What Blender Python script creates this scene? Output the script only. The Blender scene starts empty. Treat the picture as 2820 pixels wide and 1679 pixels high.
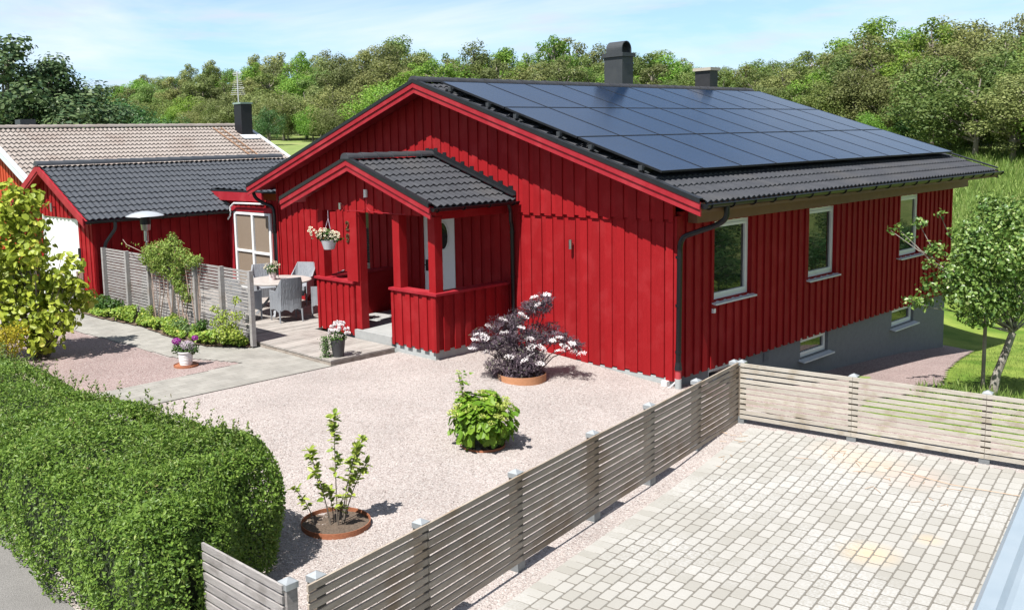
import bpy, math, random
import numpy as np
from mathutils import Vector, Matrix
random.seed(7); RNG = np.random.default_rng(11)
R_ = math.radians
S = bpy.context.scene; COL = S.collection
# ------------------------------------------------------------------ camera
CAMP = Vector((8.351, -12.387, 3.943))
yaw, pit, rol = R_(48.063), R_(-6.934), R_(-1.462)
fw = Vector((-math.sin(yaw)*math.cos(pit), math.cos(yaw)*math.cos(pit), math.sin(pit)))
rt = Vector((math.cos(yaw), math.sin(yaw), 0)); up = rt.cross(fw)
r2 = rt*math.cos(rol)+up*math.sin(rol); u2 = -rt*math.sin(rol)+up*math.cos(rol)
cd = bpy.data.cameras.new('camera'); cam = bpy.data.objects.new('camera', cd); COL.objects.link(cam)
cam.matrix_world = Matrix(((r2.x, u2.x, -fw.x, CAMP.x), (r2.y, u2.y, -fw.y, CAMP.y), (r2.z, u2.z, -fw.z, CAMP.z), (0, 0, 0, 1)))
cd.sensor_width = 36; cd.lens = 36*2612.57/2820
cd.shift_x = (1410-1208.2)/2820; cd.shift_y = -(839.5-708.5)/2820
cd.clip_start = .1; cd.clip_end = 3000
S.camera = cam
S.render.resolution_x = 1024; S.render.resolution_y = 609
# ------------------------------------------------------------------ light
EL, AZ = R_(59.5), R_(9)
sd = Vector((math.sin(AZ)*math.cos(EL), -math.cos(AZ)*math.cos(EL), math.sin(EL)))
sl = bpy.data.lights.new('sun', 'SUN'); sl.energy = 5.0; sl.angle = R_(.53); sl.color = (1, .955, .89)
so = bpy.data.objects.new('sun', sl); COL.objects.link(so); so.rotation_euler = sd.to_track_quat('Z', 'Y').to_euler()
W = bpy.data.worlds.new('World'); S.world = W; W.use_nodes = True
nt = W.node_tree; nt.nodes.clear(); N = nt.nodes.new; LK = nt.links.new
out = N('ShaderNodeOutputWorld'); bg = N('ShaderNodeBackground'); sky = N('ShaderNodeTexSky')
sky.sky_type = 'NISHITA'; sky.sun_disc = False; sky.sun_elevation = EL; sky.sun_rotation = math.pi-AZ
sky.air_density = 1.0; sky.dust_density = .35; sky.ozone_density = 1.6
tc = N('ShaderNodeTexCoord'); mp = N('ShaderNodeMapping'); mp.inputs['Scale'].default_value = (1, 1, 4.5)
LK(tc.outputs['Generated'], mp.inputs['Vector'])
nz = N('ShaderNodeTexNoise'); nz.inputs['Scale'].default_value = 2.6; nz.inputs['Detail'].default_value = 7; nz.inputs['Roughness'].default_value = .58; nz.inputs['Distortion'].default_value = .5
LK(mp.outputs['Vector'], nz.inputs['Vector'])
cr = N('ShaderNodeValToRGB'); cr.color_ramp.elements[0].position = .4; cr.color_ramp.elements[1].position = .68
LK(nz.outputs['Fac'], cr.inputs['Fac'])
mx = N('ShaderNodeMixRGB'); LK(cr.outputs['Color'], mx.inputs['Fac']); LK(sky.outputs['Color'], mx.inputs['Color1']); mx.inputs['Color2'].default_value = (7.8, 8.6, 9.6, 1)
nz2 = N('ShaderNodeTexNoise'); mp2 = N('ShaderNodeMapping'); mp2.inputs['Scale'].default_value = (1, 1, 7); mp2.inputs['Location'].default_value = (3.1, 1.7, 0)
LK(tc.outputs['Generated'], mp2.inputs['Vector']); LK(mp2.outputs['Vector'], nz2.inputs['Vector'])
nz2.inputs['Scale'].default_value = 7.5; nz2.inputs['Detail'].default_value = 5; nz2.inputs['Roughness'].default_value = .5
cr2 = N('ShaderNodeValToRGB'); cr2.color_ramp.elements[0].position = .56; cr2.color_ramp.elements[1].position = .7; cr2.color_ramp.elements[1].color = (.55, .55, .55, 1)
LK(nz2.outputs['Fac'], cr2.inputs['Fac'])
mx2 = N('ShaderNodeMixRGB'); LK(cr2.outputs['Color'], mx2.inputs['Fac']); LK(mx.outputs['Color'], mx2.inputs['Color1']); mx2.inputs['Color2'].default_value = (6.5, 6.7, 7.6, 1)
# bright pale air low over the horizon
spx = N('ShaderNodeSeparateXYZ'); LK(tc.outputs['Generated'], spx.inputs['Vector'])
hz = N('ShaderNodeMapRange'); hz.interpolation_type = 'SMOOTHSTEP'; hz.inputs['From Min'].default_value = .07; hz.inputs['From Max'].default_value = .25; hz.inputs['To Min'].default_value = .85; hz.inputs['To Max'].default_value = 0; LK(spx.outputs['Z'], hz.inputs['Value'])
mx3 = N('ShaderNodeMixRGB'); LK(hz.outputs[0], mx3.inputs['Fac']); LK(mx2.outputs['Color'], mx3.inputs['Color1'])
hcol = N('ShaderNodeMixRGB'); LK(cr.outputs['Color'], hcol.inputs['Fac']); hcol.inputs['Color1'].default_value = (5.5, 9.0, 12.2, 1); hcol.inputs['Color2'].default_value = (8.8, 9.9, 11.3, 1)
hc2 = N('ShaderNodeMixRGB'); LK(cr2.outputs['Color'], hc2.inputs['Fac']); LK(hcol.outputs['Color'], hc2.inputs['Color1']); hc2.inputs['Color2'].default_value = (7.6, 8.3, 9.8, 1)
LK(hc2.outputs['Color'], mx3.inputs['Color2'])
LK(mx3.outputs['Color'], bg.inputs['Color']); bg.inputs['Strength'].default_value = .05
LK(bg.outputs['Background'], out.inputs['Surface'])
S.view_settings.view_transform = 'Standard'; S.view_settings.look = 'None'; S.view_settings.gamma = 1
S.view_settings.use_curve_mapping = False; S.view_settings.exposure = 1.1
S.render.engine = 'CYCLES'
# ------------------------------------------------------------------ helpers
OFF = {}
def tag(o, label=None, cat=None, group=None, kind=None):
    if label: o['label'] = label
    if cat: o['category'] = cat
    if group: o['group'] = group
    if kind: o['kind'] = kind
    return o
def thing(name, label, cat, loc=(0, 0, 0), rz=0, group=None):
    o = bpy.data.objects.new(name, None); COL.objects.link(o); o.location = loc; o.rotation_euler = (0, 0, rz)
    o.empty_display_size = .1
    OFF[o.name] = Vector(loc); return tag(o, label, cat, group)
def link(name, me, parent=None, world=False):
    o = bpy.data.objects.new(name, me); COL.objects.link(o)
    if parent:
        o.parent = parent
        OFF[o.name] = OFF.get(parent.name, Vector())
        if world: me.transform(Matrix.Translation(-OFF[o.name]))
    return o
class MB:
    def __init__(s): s.v = []; s.f = []; s.m = []
    def add(s, vs, fs, m=0):
        b = len(s.v); s.v += [tuple(x) for x in vs]; s.f += [tuple(i+b for i in f) for f in fs]; s.m += [m]*len(fs); return s
    def box(s, a, b, m=0, M=None):
        x0, y0, z0 = a; x1, y1, z1 = b
        vs = [Vector(p) for p in ((x0, y0, z0), (x1, y0, z0), (x1, y1, z0), (x0, y1, z0), (x0, y0, z1), (x1, y0, z1), (x1, y1, z1), (x0, y1, z1))]
        if M: vs = [M @ p for p in vs]
        return s.add(vs, [(0, 3, 2, 1), (4, 5, 6, 7), (0, 1, 5, 4), (1, 2, 6, 5), (2, 3, 7, 6), (3, 0, 4, 7)], m)
    def beam(s, p, q, w, h, m=0, upv=(0, 0, 1)):
        p = Vector(p); q = Vector(q); d = (q-p); L = d.length; d.normalize(); u = Vector(upv); x = d.cross(u).normalized(); z = x.cross(d)
        M = Matrix(((x.x, d.x, z.x, p.x), (x.y, d.y, z.y, p.y), (x.z, d.z, z.z, p.z), (0, 0, 0, 1)))
        return s.box((-w/2, 0, -h/2), (w/2, L, h/2), m, M)
    def tube(s, pts, rad, n=10, m=0, cap=True):
        pts = [Vector(p) for p in pts]; rad = rad if isinstance(rad, (list, tuple)) else [rad]*len(pts)
        rings = []; prev = None
        for i, p in enumerate(pts):
            d = (pts[min(i+1, len(pts)-1)]-pts[max(i-1, 0)]).normalized()
            if prev is None:
                a = Vector((0, 0, 1)) if abs(d.z) < .9 else Vector((1, 0, 0)); x = d.cross(a).normalized()
            else: x = (prev-d*prev.dot(d)).normalized()
            prev = x; y = d.cross(x)
            rings.append([p+(x*math.cos(2*math.pi*k/n)+y*math.sin(2*math.pi*k/n))*rad[i] for k in range(n)])
        vs = [v for r in rings for v in r]; fs = []
        for i in range(len(pts)-1):
            for k in range(n): fs.append((i*n+k, i*n+(k+1) % n, (i+1)*n+(k+1) % n, (i+1)*n+k))
        if cap: fs += [tuple(range(n))[::-1], tuple((len(pts)-1)*n+k for k in range(n))]
        return s.add(vs, fs, m)
    def lathe(s, prof, c=(0, 0, 0), n=32, m=0):
        c = Vector(c); vs = []; fs = []
        for r, z in prof:
            for k in range(n): a = 2*math.pi*k/n; vs.append(c+Vector((r*math.cos(a), r*math.sin(a), z)))
        for i in range(len(prof)-1):
            for k in range(n): fs.append((i*n+k, i*n+(k+1) % n, (i+1)*n+(k+1) % n, (i+1)*n+k))
        return s.add(vs, fs, m)
    def prism(s, poly, h0, h1, fn, m=0):
        n = len(poly); vs = [fn(a, b, h0) for a, b in poly]+[fn(a, b, h1) for a, b in poly]
        fs = [tuple(range(n))[::-1], tuple(range(n, 2*n))]+[(i, (i+1) % n, n+(i+1) % n, n+i) for i in range(n)]
        return s.add(vs, fs, m)
    def build(s, name, mats, parent=None, smooth=False, world=True):
        me = bpy.data.meshes.new(name); me.from_pydata(s.v, [], s.f)
        for mt in (mats if isinstance(mats, (list, tuple)) else [mats]): me.materials.append(mt)
        me.polygons.foreach_set('material_index', s.m)
        if smooth: me.polygons.foreach_set('use_smooth', [True]*len(s.f))
        me.update(); return link(name, me, parent, world)
def npmesh(name, V, F, mats, parent=None, smooth=False, world=True, mi=None):
    V = np.asarray(V, dtype=np.float32); F = np.asarray(F, dtype=np.int32); k = F.shape[1]
    me = bpy.data.meshes.new(name); me.vertices.add(len(V)); me.vertices.foreach_set('co', V.ravel())
    me.loops.add(F.size); me.loops.foreach_set('vertex_index', F.ravel())
    me.polygons.add(len(F)); me.polygons.foreach_set('loop_start', np.arange(0, F.size, k, dtype=np.int32))
    me.polygons.foreach_set('loop_total', np.full(len(F), k, dtype=np.int32))
    for mt in (mats if isinstance(mats, (list, tuple)) else [mats]): me.materials.append(mt)
    if mi is not None: me.polygons.foreach_set('material_index', np.asarray(mi, dtype=np.int32))
    me.polygons.foreach_set('use_smooth', np.full(len(F), smooth)); me.update(calc_edges=True)
    if name is None: return me
    return link(name, me, parent, world)
# ------------------------------------------------------------------ materials
KA = .8   # common scale of all base colours
def rgba(c): return (c[0]*KA, c[1]*KA, c[2]*KA, 1)
def newmat(name):
    m = bpy.data.materials.new(name); m.use_nodes = True; t = m.node_tree; return m, t, t.nodes['Principled BSDF']
def M(name, c1, c2=None, sc=6, rough=.7, bump=0, bsc=60, st=(1, 1, 1), metal=0, spec=.4, c3=None, sc3=1.2, f3=.5, island=0):
    m, t, b = newmat(name); b.inputs['Roughness'].default_value = rough; b.inputs['Metallic'].default_value = metal
    b.inputs['Specular IOR Level'].default_value = spec
    tc = t.nodes.new('ShaderNodeTexCoord'); mp = t.nodes.new('ShaderNodeMapping'); mp.inputs['Scale'].default_value = st
    t.links.new(tc.outputs['Object'], mp.inputs['Vector'])
    src = None
    if c2:
        n = t.nodes.new('ShaderNodeTexNoise'); n.inputs['Scale'].default_value = sc; n.inputs['Detail'].default_value = 6; n.inputs['Roughness'].default_value = .6
        t.links.new(mp.outputs['Vector'], n.inputs['Vector'])
        r = t.nodes.new('ShaderNodeValToRGB'); r.color_ramp.elements[0].position = .3; r.color_ramp.elements[1].position = .7
        r.color_ramp.elements[0].color = rgba(c1); r.color_ramp.elements[1].color = rgba(c2)
        t.links.new(n.outputs['Fac'], r.inputs['Fac']); src = r.outputs['Color']
    else: b.inputs['Base Color'].default_value = rgba(c1)
    if c3:
        n = t.nodes.new('ShaderNodeTexNoise'); n.inputs['Scale'].default_value = sc3; n.inputs['Detail'].default_value = 4
        t.links.new(tc.outputs['Object'], n.inputs['Vector'])
        r = t.nodes.new('ShaderNodeValToRGB'); r.color_ramp.elements[0].position = .5; r.color_ramp.elements[1].position = .68
        r.color_ramp.elements[1].color = (f3, f3, f3, 1); t.links.new(n.outputs['Fac'], r.inputs['Fac'])
        x = t.nodes.new('ShaderNodeMixRGB'); t.links.new(r.outputs['Color'], x.inputs['Fac'])
        t.links.new(src, x.inputs['Color1']); x.inputs['Color2'].default_value = rgba(c3); src = x.outputs['Color']
    if island:
        g = t.nodes.new('ShaderNodeNewGeometry'); mr = t.nodes.new('ShaderNodeMapRange'); mr.inputs['To Min'].default_value = 1-island; mr.inputs['To Max'].default_value = 1+island
        t.links.new(g.outputs['Random Per Island'], mr.inputs['Value'])
        h = t.nodes.new('ShaderNodeHueSaturation'); t.links.new(mr.outputs['Result'], h.inputs['Value'])
        if src: t.links.new(src, h.inputs['Color'])
        else: h.inputs['Color'].default_value = rgba(c1)
        src = h.outputs['Color']
    if src: t.links.new(src, b.inputs['Base Color'])
    if bump:
        n = t.nodes.new('ShaderNodeTexNoise'); n.inputs['Scale'].default_value = bsc; n.inputs['Detail'].default_value = 5
        t.links.new(mp.outputs['Vector'], n.inputs['Vector']); bp = t.nodes.new('ShaderNodeBump'); bp.inputs['Strength'].default_value = bump; bp.inputs['Distance'].default_value = .02
        t.links.new(n.outputs['Fac'], bp.inputs['Height']); t.links.new(bp.outputs['Normal'], b.inputs['Normal'])
    return m
def LM(name, c1, c2, c3=None, trans=.3, rough=.5, objvar=0.0, spec=.3):
    """leaf: colour varies from leaf to leaf, and from plant to plant by objvar"""
    m, t, b = newmat(name); b.inputs['Roughness'].default_value = rough; b.inputs['Specular IOR Level'].default_value = spec
    g = t.nodes.new('ShaderNodeNewGeometry'); r = t.nodes.new('ShaderNodeValToRGB')
    r.color_ramp.elements[0].color = rgba(c1); r.color_ramp.elements[1].color = rgba(c2)
    if c3: e = r.color_ramp.elements.new(.93); e.color = rgba(c2); r.color_ramp.elements[2].color = rgba(c3); r.color_ramp.elements[2].position = 1
    t.links.new(g.outputs['Random Per Island'], r.inputs['Fac']); src = r.outputs['Color']
    if objvar:
        oi = t.nodes.new('ShaderNodeObjectInfo'); h = t.nodes.new('ShaderNodeHueSaturation')
        a = t.nodes.new('ShaderNodeMapRange'); a.inputs['To Min'].default_value = .5-.018*objvar; a.inputs['To Max'].default_value = .5+.02*objvar
        v = t.nodes.new('ShaderNodeMapRange'); v.inputs['To Min'].default_value = 1-.3*objvar; v.inputs['To Max'].default_value = 1+.3*objvar
        ml = t.nodes.new('ShaderNodeMath'); ml.operation = 'MULTIPLY'; ml.inputs[1].default_value = 7.31; fr = t.nodes.new('ShaderNodeMath'); fr.operation = 'FRACT'
        t.links.new(oi.outputs['Random'], ml.inputs[0]); t.links.new(ml.outputs[0], fr.inputs[0])
        t.links.new(oi.outputs['Random'], a.inputs['Value']); t.links.new(fr.outputs[0], v.inputs['Value'])
        t.links.new(a.outputs['Result'], h.inputs['Hue']); t.links.new(v.outputs['Result'], h.inputs['Value']); t.links.new(src, h.inputs['Color']); src = h.outputs['Color']
    t.links.new(src, b.inputs['Base Color'])
    tr = t.nodes.new('ShaderNodeBsdfTranslucent'); t.links.new(src, tr.inputs['Color'])
    x = t.nodes.new('ShaderNodeMixShader'); x.inputs['Fac'].default_value = trans
    t.links.new(b.outputs[0], x.inputs[1]); t.links.new(tr.outputs[0], x.inputs[2]); t.links.new(x.outputs[0], t.nodes['Material Output'].inputs['Surface'])
    return m
RED = M('red_wood_paint', (.255, .007, .010), (.285, .0095, .013), 9, .68, .25, 40, (3, 3, .35), spec=.14, c3=(.33, .024, .028), sc3=2.6, f3=.5, island=.09)
REDTRIM = M('red_trim_paint', (.28, .012, .02), (.32, .02, .032), 7, .55, .1, 30, spec=.2, c3=(.42, .05, .06), sc3=3, f3=.4)
BROWNWOOD = M('brown_painted_wood', (.16, .075, .04), (.2, .095, .05), 5, .6, .1, 30)
ORANGERED = M('falun_red_paint', (.42, .045, .012), (.48, .06, .018), 6, .7, .2, 30, (3, 3, .4), island=.06)
TILE = M('charcoal_concrete_tile', (.034, .037, .045), (.054, .057, .066), 4, .6, .3, 90, spec=.22, c3=(.075, .072, .07), sc3=.9, f3=.35)
TILEB = M('blue_grey_concrete_tile', (.045, .052, .064), (.064, .071, .085), 4, .6, .3, 90, spec=.22)
BEIGE = M('weathered_beige_tile', (.225, .196, .178), (.3, .268, .25), 3, .8, .3, 60, c3=(.2, .155, .135), sc3=.8, f3=.6, island=.0)
BLACK = M('black_sheet_metal', (.01, .011, .014), (.016, .017, .02), 8, .4, .05, 30, spec=.3)
GUTTER = M('black_gutter_steel', (.007, .007, .009), None, rough=.3, spec=.35)
DGREY = M('dark_grey_painted_metal', (.035, .04, .047), (.05, .055, .06), 6, .5, .2, 50)
PLINTH = M('grey_plaster_plinth', (.155, .165, .18), (.19, .2, .215), 12, .9, .3, 80)
LPLINTH = M('light_grey_concrete', (.33, .36, .365), (.38, .405, .41), 9, .85, .2, 60)
WHITE = M('white_painted_frame', (.78, .8, .82), None, rough=.4)
WDOOR = M('white_door_paint', (.8, .81, .82), None, rough=.35)
SILL = M('painted_steel_sill', (.6, .64, .68), None, rough=.45)
STEEL = M('brushed_steel', (.55, .55, .57), None, rough=.28, metal=1)
GALV = M('galvanised_steel', (.42, .45, .47), (.52, .55, .57), 12, .42, .1, 30, metal=.55)
SHOE = M('dull_galvanised_shoe', (.2, .22, .235), (.28, .3, .31), 12, .5, .1, 30, metal=.4)
POSTW = M('shaded_brown_post', (.12, .095, .075), (.18, .15, .12), 6, .85, .3, 30, (1, 1, 6))  # posts behind slats: shade of the slats is put into this darker brown
HEATM = M('heater_aluminium', (.72, .76, .8), None, rough=.3, metal=.6)
GREYWOOD = M('silvered_old_wood', (.25, .235, .23), (.36, .34, .33), 5, .85, .5, 30, (1, 1, 9), island=.12, c3=(.17, .155, .145), sc3=7, f3=.6)
SCREENW = M('silver_grey_slat_wood', (.26, .25, .248), (.36, .35, .345), 6, .85, .5, 30, (1, 1, 6), island=.14, c3=(.2, .16, .13), sc3=5, f3=.5)
FENCEW = M('weathered_pine', (.3, .25, .2), (.41, .355, .295), 5, .8, .4, 26, (1, 1, 7), island=.14, c3=(.2, .12, .055), sc3=2.2, f3=.55)
FENCEB = M('pale_sunlit_pine', (.38, .345, .295), (.48, .45, .4), 5, .8, .3, 26, (1, 1, 7), island=.08, c3=(.27, .215, .14), sc3=6, f3=.5)  # same pine, paler: sunlight on this fence face is put into it
DECK = M('bleached_deck_boards', (.27, .25, .23), (.38, .355, .335), 6, .85, .4, 26, (9, .7, 1), island=.16, c3=(.18, .155, .14), sc3=4, f3=.5)
DECKSIDE = M('brown_deck_edge', (.2, .16, .13), (.4, .36, .32), 7, .9, .4, 30, (1, 1, 2))  # deck edge mottled from dark to pale brown
CORTEN = M('rust_corten_steel', (.3, .105, .05), (.36, .14, .07), 14, .8, .3, 60)
CORTENL = M('orange_corten_steel', (.42, .19, .09), (.48, .23, .12), 14, .8, .3, 60)
SOIL = M('dark_soil', (.06, .042, .03), (.16, .12, .09), 45, .95, .8, 70)
BARKSOIL = M('bark_mulch', (.09, .06, .045), (.2, .14, .1), 60, .95, .8, 70)
BARK = M('bark', (.13, .105, .085), (.22, .19, .16), 9, .9, .5, 30, (1, 1, .4))
BARKL = M('pale_spotted_bark', (.13, .11, .09), (.42, .4, .36), 5, .9, .4, 30, (1, 1, 1.6))
BARKF = M('grey_forest_bark', (.2, .17, .14), (.32, .28, .24), 3, .9)
RATTAN = M('grey_rattan', (.23, .25, .28), (.31, .33, .365), 40, .55, .9, 46, (1, 1, .05))
TTOP = M('pale_table_top', (.36, .33, .31), (.46, .43, .41), 8, .5)
CONC = M('porch_concrete', (.3, .31, .31), (.36, .37, .37), 7, .85, .2, 60)
MAT_ = M('grey_doormat', (.3, .3, .3), (.36, .36, .36), 30, .95, .6, 90)
PINKPOT = M('pale_pink_pot', (.72, .6, .6), None, rough=.45)
WPOT = M('white_ribbed_pot', (.8, .8, .8), None, rough=.4)
BPOT = M('charcoal_pot', (.035, .035, .04), (.06, .06, .065), 8, .5, .2, 40)
GPOT = M('pale_grey_basket', (.55, .56, .6), None, rough=.5)
BRONZE = M('bronze_numerals', (.3, .2, .12), None, rough=.35, metal=.8)
ASPH = M('grey_asphalt', (.14, .137, .133), (.24, .232, .225), 70, .9, .6, 110, c3=(.16, .155, .15), sc3=2, f3=.5)
LGRASSB = M('meadow_soil_grass', (.13, .19, .045), (.21, .27, .075), 1.2, .95, .8, 14, c3=(.28, .29, .12), sc3=.25, f3=.5)
BLIND = M('brown_pleated_blind', (.2, .155, .115), (.24, .19, .145), 30, .8, .3, 60, (20, 1, .2))
CLAD = M('white_plastic', (.75, .75, .76), None, rough=.5)
REDPIPE = M('red_painted_pipe', (.42, .05, .06), None, rough=.5)
CORRUG = M('pale_blue_corrugated_steel', (.3, .37, .43), (.35, .42, .48), 2, .35, .05, 20, metal=.25, c3=(.42, .48, .53), sc3=1.5, f3=.5)
def lawn_mat():
    m, t, b = newmat('mown_lawn'); b.inputs['Roughness'].default_value = .9; b.inputs['Specular IOR Level'].default_value = .15
    tc = t.nodes.new('ShaderNodeTexCoord')
    def nse(sc, d=6):
        n = t.nodes.new('ShaderNodeTexNoise'); n.inputs['Scale'].default_value = sc; n.inputs['Detail'].default_value = d; t.links.new(tc.outputs['Object'], n.inputs['Vector']); return n
    a = nse(1.1, 5); r = t.nodes.new('ShaderNodeValToRGB'); r.color_ramp.elements[0].position = .35; r.color_ramp.elements[1].position = .68
    r.color_ramp.elements[0].color = (.095, .17, .022, 1); r.color_ramp.elements[1].color = (.23, .29, .06, 1); t.links.new(a.outputs['Fac'], r.inputs['Fac'])
    f = nse(60, 4); x = t.nodes.new('ShaderNodeMixRGB'); x.blend_type = 'MULTIPLY'; x.inputs['Fac'].default_value = .7
    r2 = t.nodes.new('ShaderNodeValToRGB'); r2.color_ramp.elements[0].position = .3; r2.color_ramp.elements[0].color = (.5, .55, .4, 1); r2.color_ramp.elements[1].position = .7; t.links.new(f.outputs['Fac'], r2.inputs['Fac'])
    t.links.new(r.outputs['Color'], x.inputs['Color1']); t.links.new(r2.outputs['Color'], x.inputs['Color2']); t.links.new(x.outputs['Color'], b.inputs['Base Color'])
    bp = t.nodes.new('ShaderNodeBump'); bp.inputs['Strength'].default_value = .6; bp.inputs['Distance'].default_value = .03; t.links.new(f.outputs['Fac'], bp.inputs['Height']); t.links.new(bp.outputs['Normal'], b.inputs['Normal'])
    return m
def gravel_mat(name, cols, sc=58, bump=.7):
    m, t, b = newmat(name); b.inputs['Roughness'].default_value = .9; b.inputs['Specular IOR Level'].default_value = .2
    tc = t.nodes.new('ShaderNodeTexCoord'); v = t.nodes.new('ShaderNodeTexVoronoi'); v.inputs['Scale'].default_value = sc; v.inputs['Randomness'].default_value = 1
    nd = t.nodes.new('ShaderNodeTexNoise'); nd.inputs['Scale'].default_value = 30
    mpx = t.nodes.new('ShaderNodeMixRGB'); mpx.inputs['Fac'].default_value = .02; t.links.new(tc.outputs['Object'], mpx.inputs['Color1']); t.links.new(tc.outputs['Object'], nd.inputs['Vector']); t.links.new(nd.outputs['Color'], mpx.inputs['Color2'])
    t.links.new(mpx.outputs['Color'], v.inputs['Vector'])
    sx = t.nodes.new('ShaderNodeSeparateColor'); t.links.new(v.outputs['Color'], sx.inputs['Color'])
    r = t.nodes.new('ShaderNodeValToRGB'); r.color_ramp.interpolation = 'LINEAR'; el = r.color_ramp.elements
    el[0].color = rgba(cols[0]); el[1].color = rgba(cols[-1])
    for i, c in enumerate(cols[1:-1]): e = el.new((i+1)/(len(cols)-1)); e.color = rgba(c)
    t.links.new(sx.outputs[0], r.inputs['Fac'])
    n = t.nodes.new('ShaderNodeTexNoise'); n.inputs['Scale'].default_value = .9; n.inputs['Detail'].default_value = 5; t.links.new(tc.outputs['Object'], n.inputs['Vector'])
    mr = t.nodes.new('ShaderNodeMapRange'); mr.inputs['From Min'].default_value = .3; mr.inputs['From Max'].default_value = .7; mr.inputs['To Min'].default_value = .88; mr.inputs['To Max'].default_value = 1.08; t.links.new(n.outputs['Fac'], mr.inputs['Value'])
    gp = t.nodes.new('ShaderNodeMapRange'); gp.inputs['From Min'].default_value = .25; gp.inputs['From Max'].default_value = .75; gp.inputs['To Min'].default_value = 1.0; gp.inputs['To Max'].default_value = .72; t.links.new(v.outputs['Distance'], gp.inputs['Value'])
    mm = t.nodes.new('ShaderNodeMath'); mm.operation = 'MULTIPLY'; t.links.new(mr.outputs[0], mm.inputs[0]); t.links.new(gp.outputs[0], mm.inputs[1])
    h = t.nodes.new('ShaderNodeHueSaturation'); t.links.new(r.outputs['Color'], h.inputs['Color']); t.links.new(mm.outputs[0], h.inputs['Value']); t.links.new(h.outputs['Color'], b.inputs['Base Color'])
    bp = t.nodes.new('ShaderNodeBump'); bp.invert = True; bp.inputs['Strength'].default_value = bump; bp.inputs['Distance'].default_value = .012; t.links.new(v.outputs['Distance'], bp.inputs['Height']); t.links.new(bp.outputs['Normal'], b.inputs['Normal'])
    return m
GRAVEL = gravel_mat('pale_pink_gravel', [(.3, .25, .235), (.4, .352, .335), (.46, .42, .405), (.43, .375, .355), (.52, .495, .48)])
GRAVELR = gravel_mat('rosy_gravel', [(.22, .155, .148), (.32, .24, .23), (.38, .3, .288), (.34, .262, .25), (.43, .375, .36)])
STONE = M('loose_gravel_stone', (.44, .395, .375), None, rough=.9, island=.28)
def path_mat():
    m, t, b = newmat('small_grey_path_slabs'); b.inputs['Roughness'].default_value = .9
    tc = t.nodes.new('ShaderNodeTexCoord'); br = t.nodes.new('ShaderNodeTexBrick'); br.inputs['Scale'].default_value = 1; br.inputs['Brick Width'].default_value = .3; br.inputs['Row Height'].default_value = .15
    br.inputs['Mortar Size'].default_value = .004; br.inputs['Mortar Smooth'].default_value = .5; br.inputs['Color1'].default_value = (.2, .193, .176, 1); br.inputs['Color2'].default_value = (.232, .225, .207, 1); br.inputs['Mortar'].default_value = (.12, .113, .1, 1)
    mp = t.nodes.new('ShaderNodeMapping'); mp.inputs['Rotation'].default_value = (0, 0, R_(90)); t.links.new(tc.outputs['Object'], mp.inputs['Vector']); t.links.new(mp.outputs['Vector'], br.inputs['Vector'])
    n = t.nodes.new('ShaderNodeTexNoise'); n.inputs['Scale'].default_value = 3; n.inputs['Detail'].default_value = 8; t.links.new(tc.outputs['Object'], n.inputs['Vector'])
    mr = t.nodes.new('ShaderNodeMapRange'); mr.inputs['From Min'].default_value = .25; mr.inputs['From Max'].default_value = .75; mr.inputs['To Min'].default_value = .8; mr.inputs['To Max'].default_value = 1.15; t.links.new(n.outputs['Fac'], mr.inputs['Value'])
    h = t.nodes.new('ShaderNodeHueSaturation'); t.links.new(br.outputs['Color'], h.inputs['Color']); t.links.new(mr.outputs[0], h.inputs['Value']); t.links.new(h.outputs['Color'], b.inputs['Base Color'])
    return m
PATH = path_mat()
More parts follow.
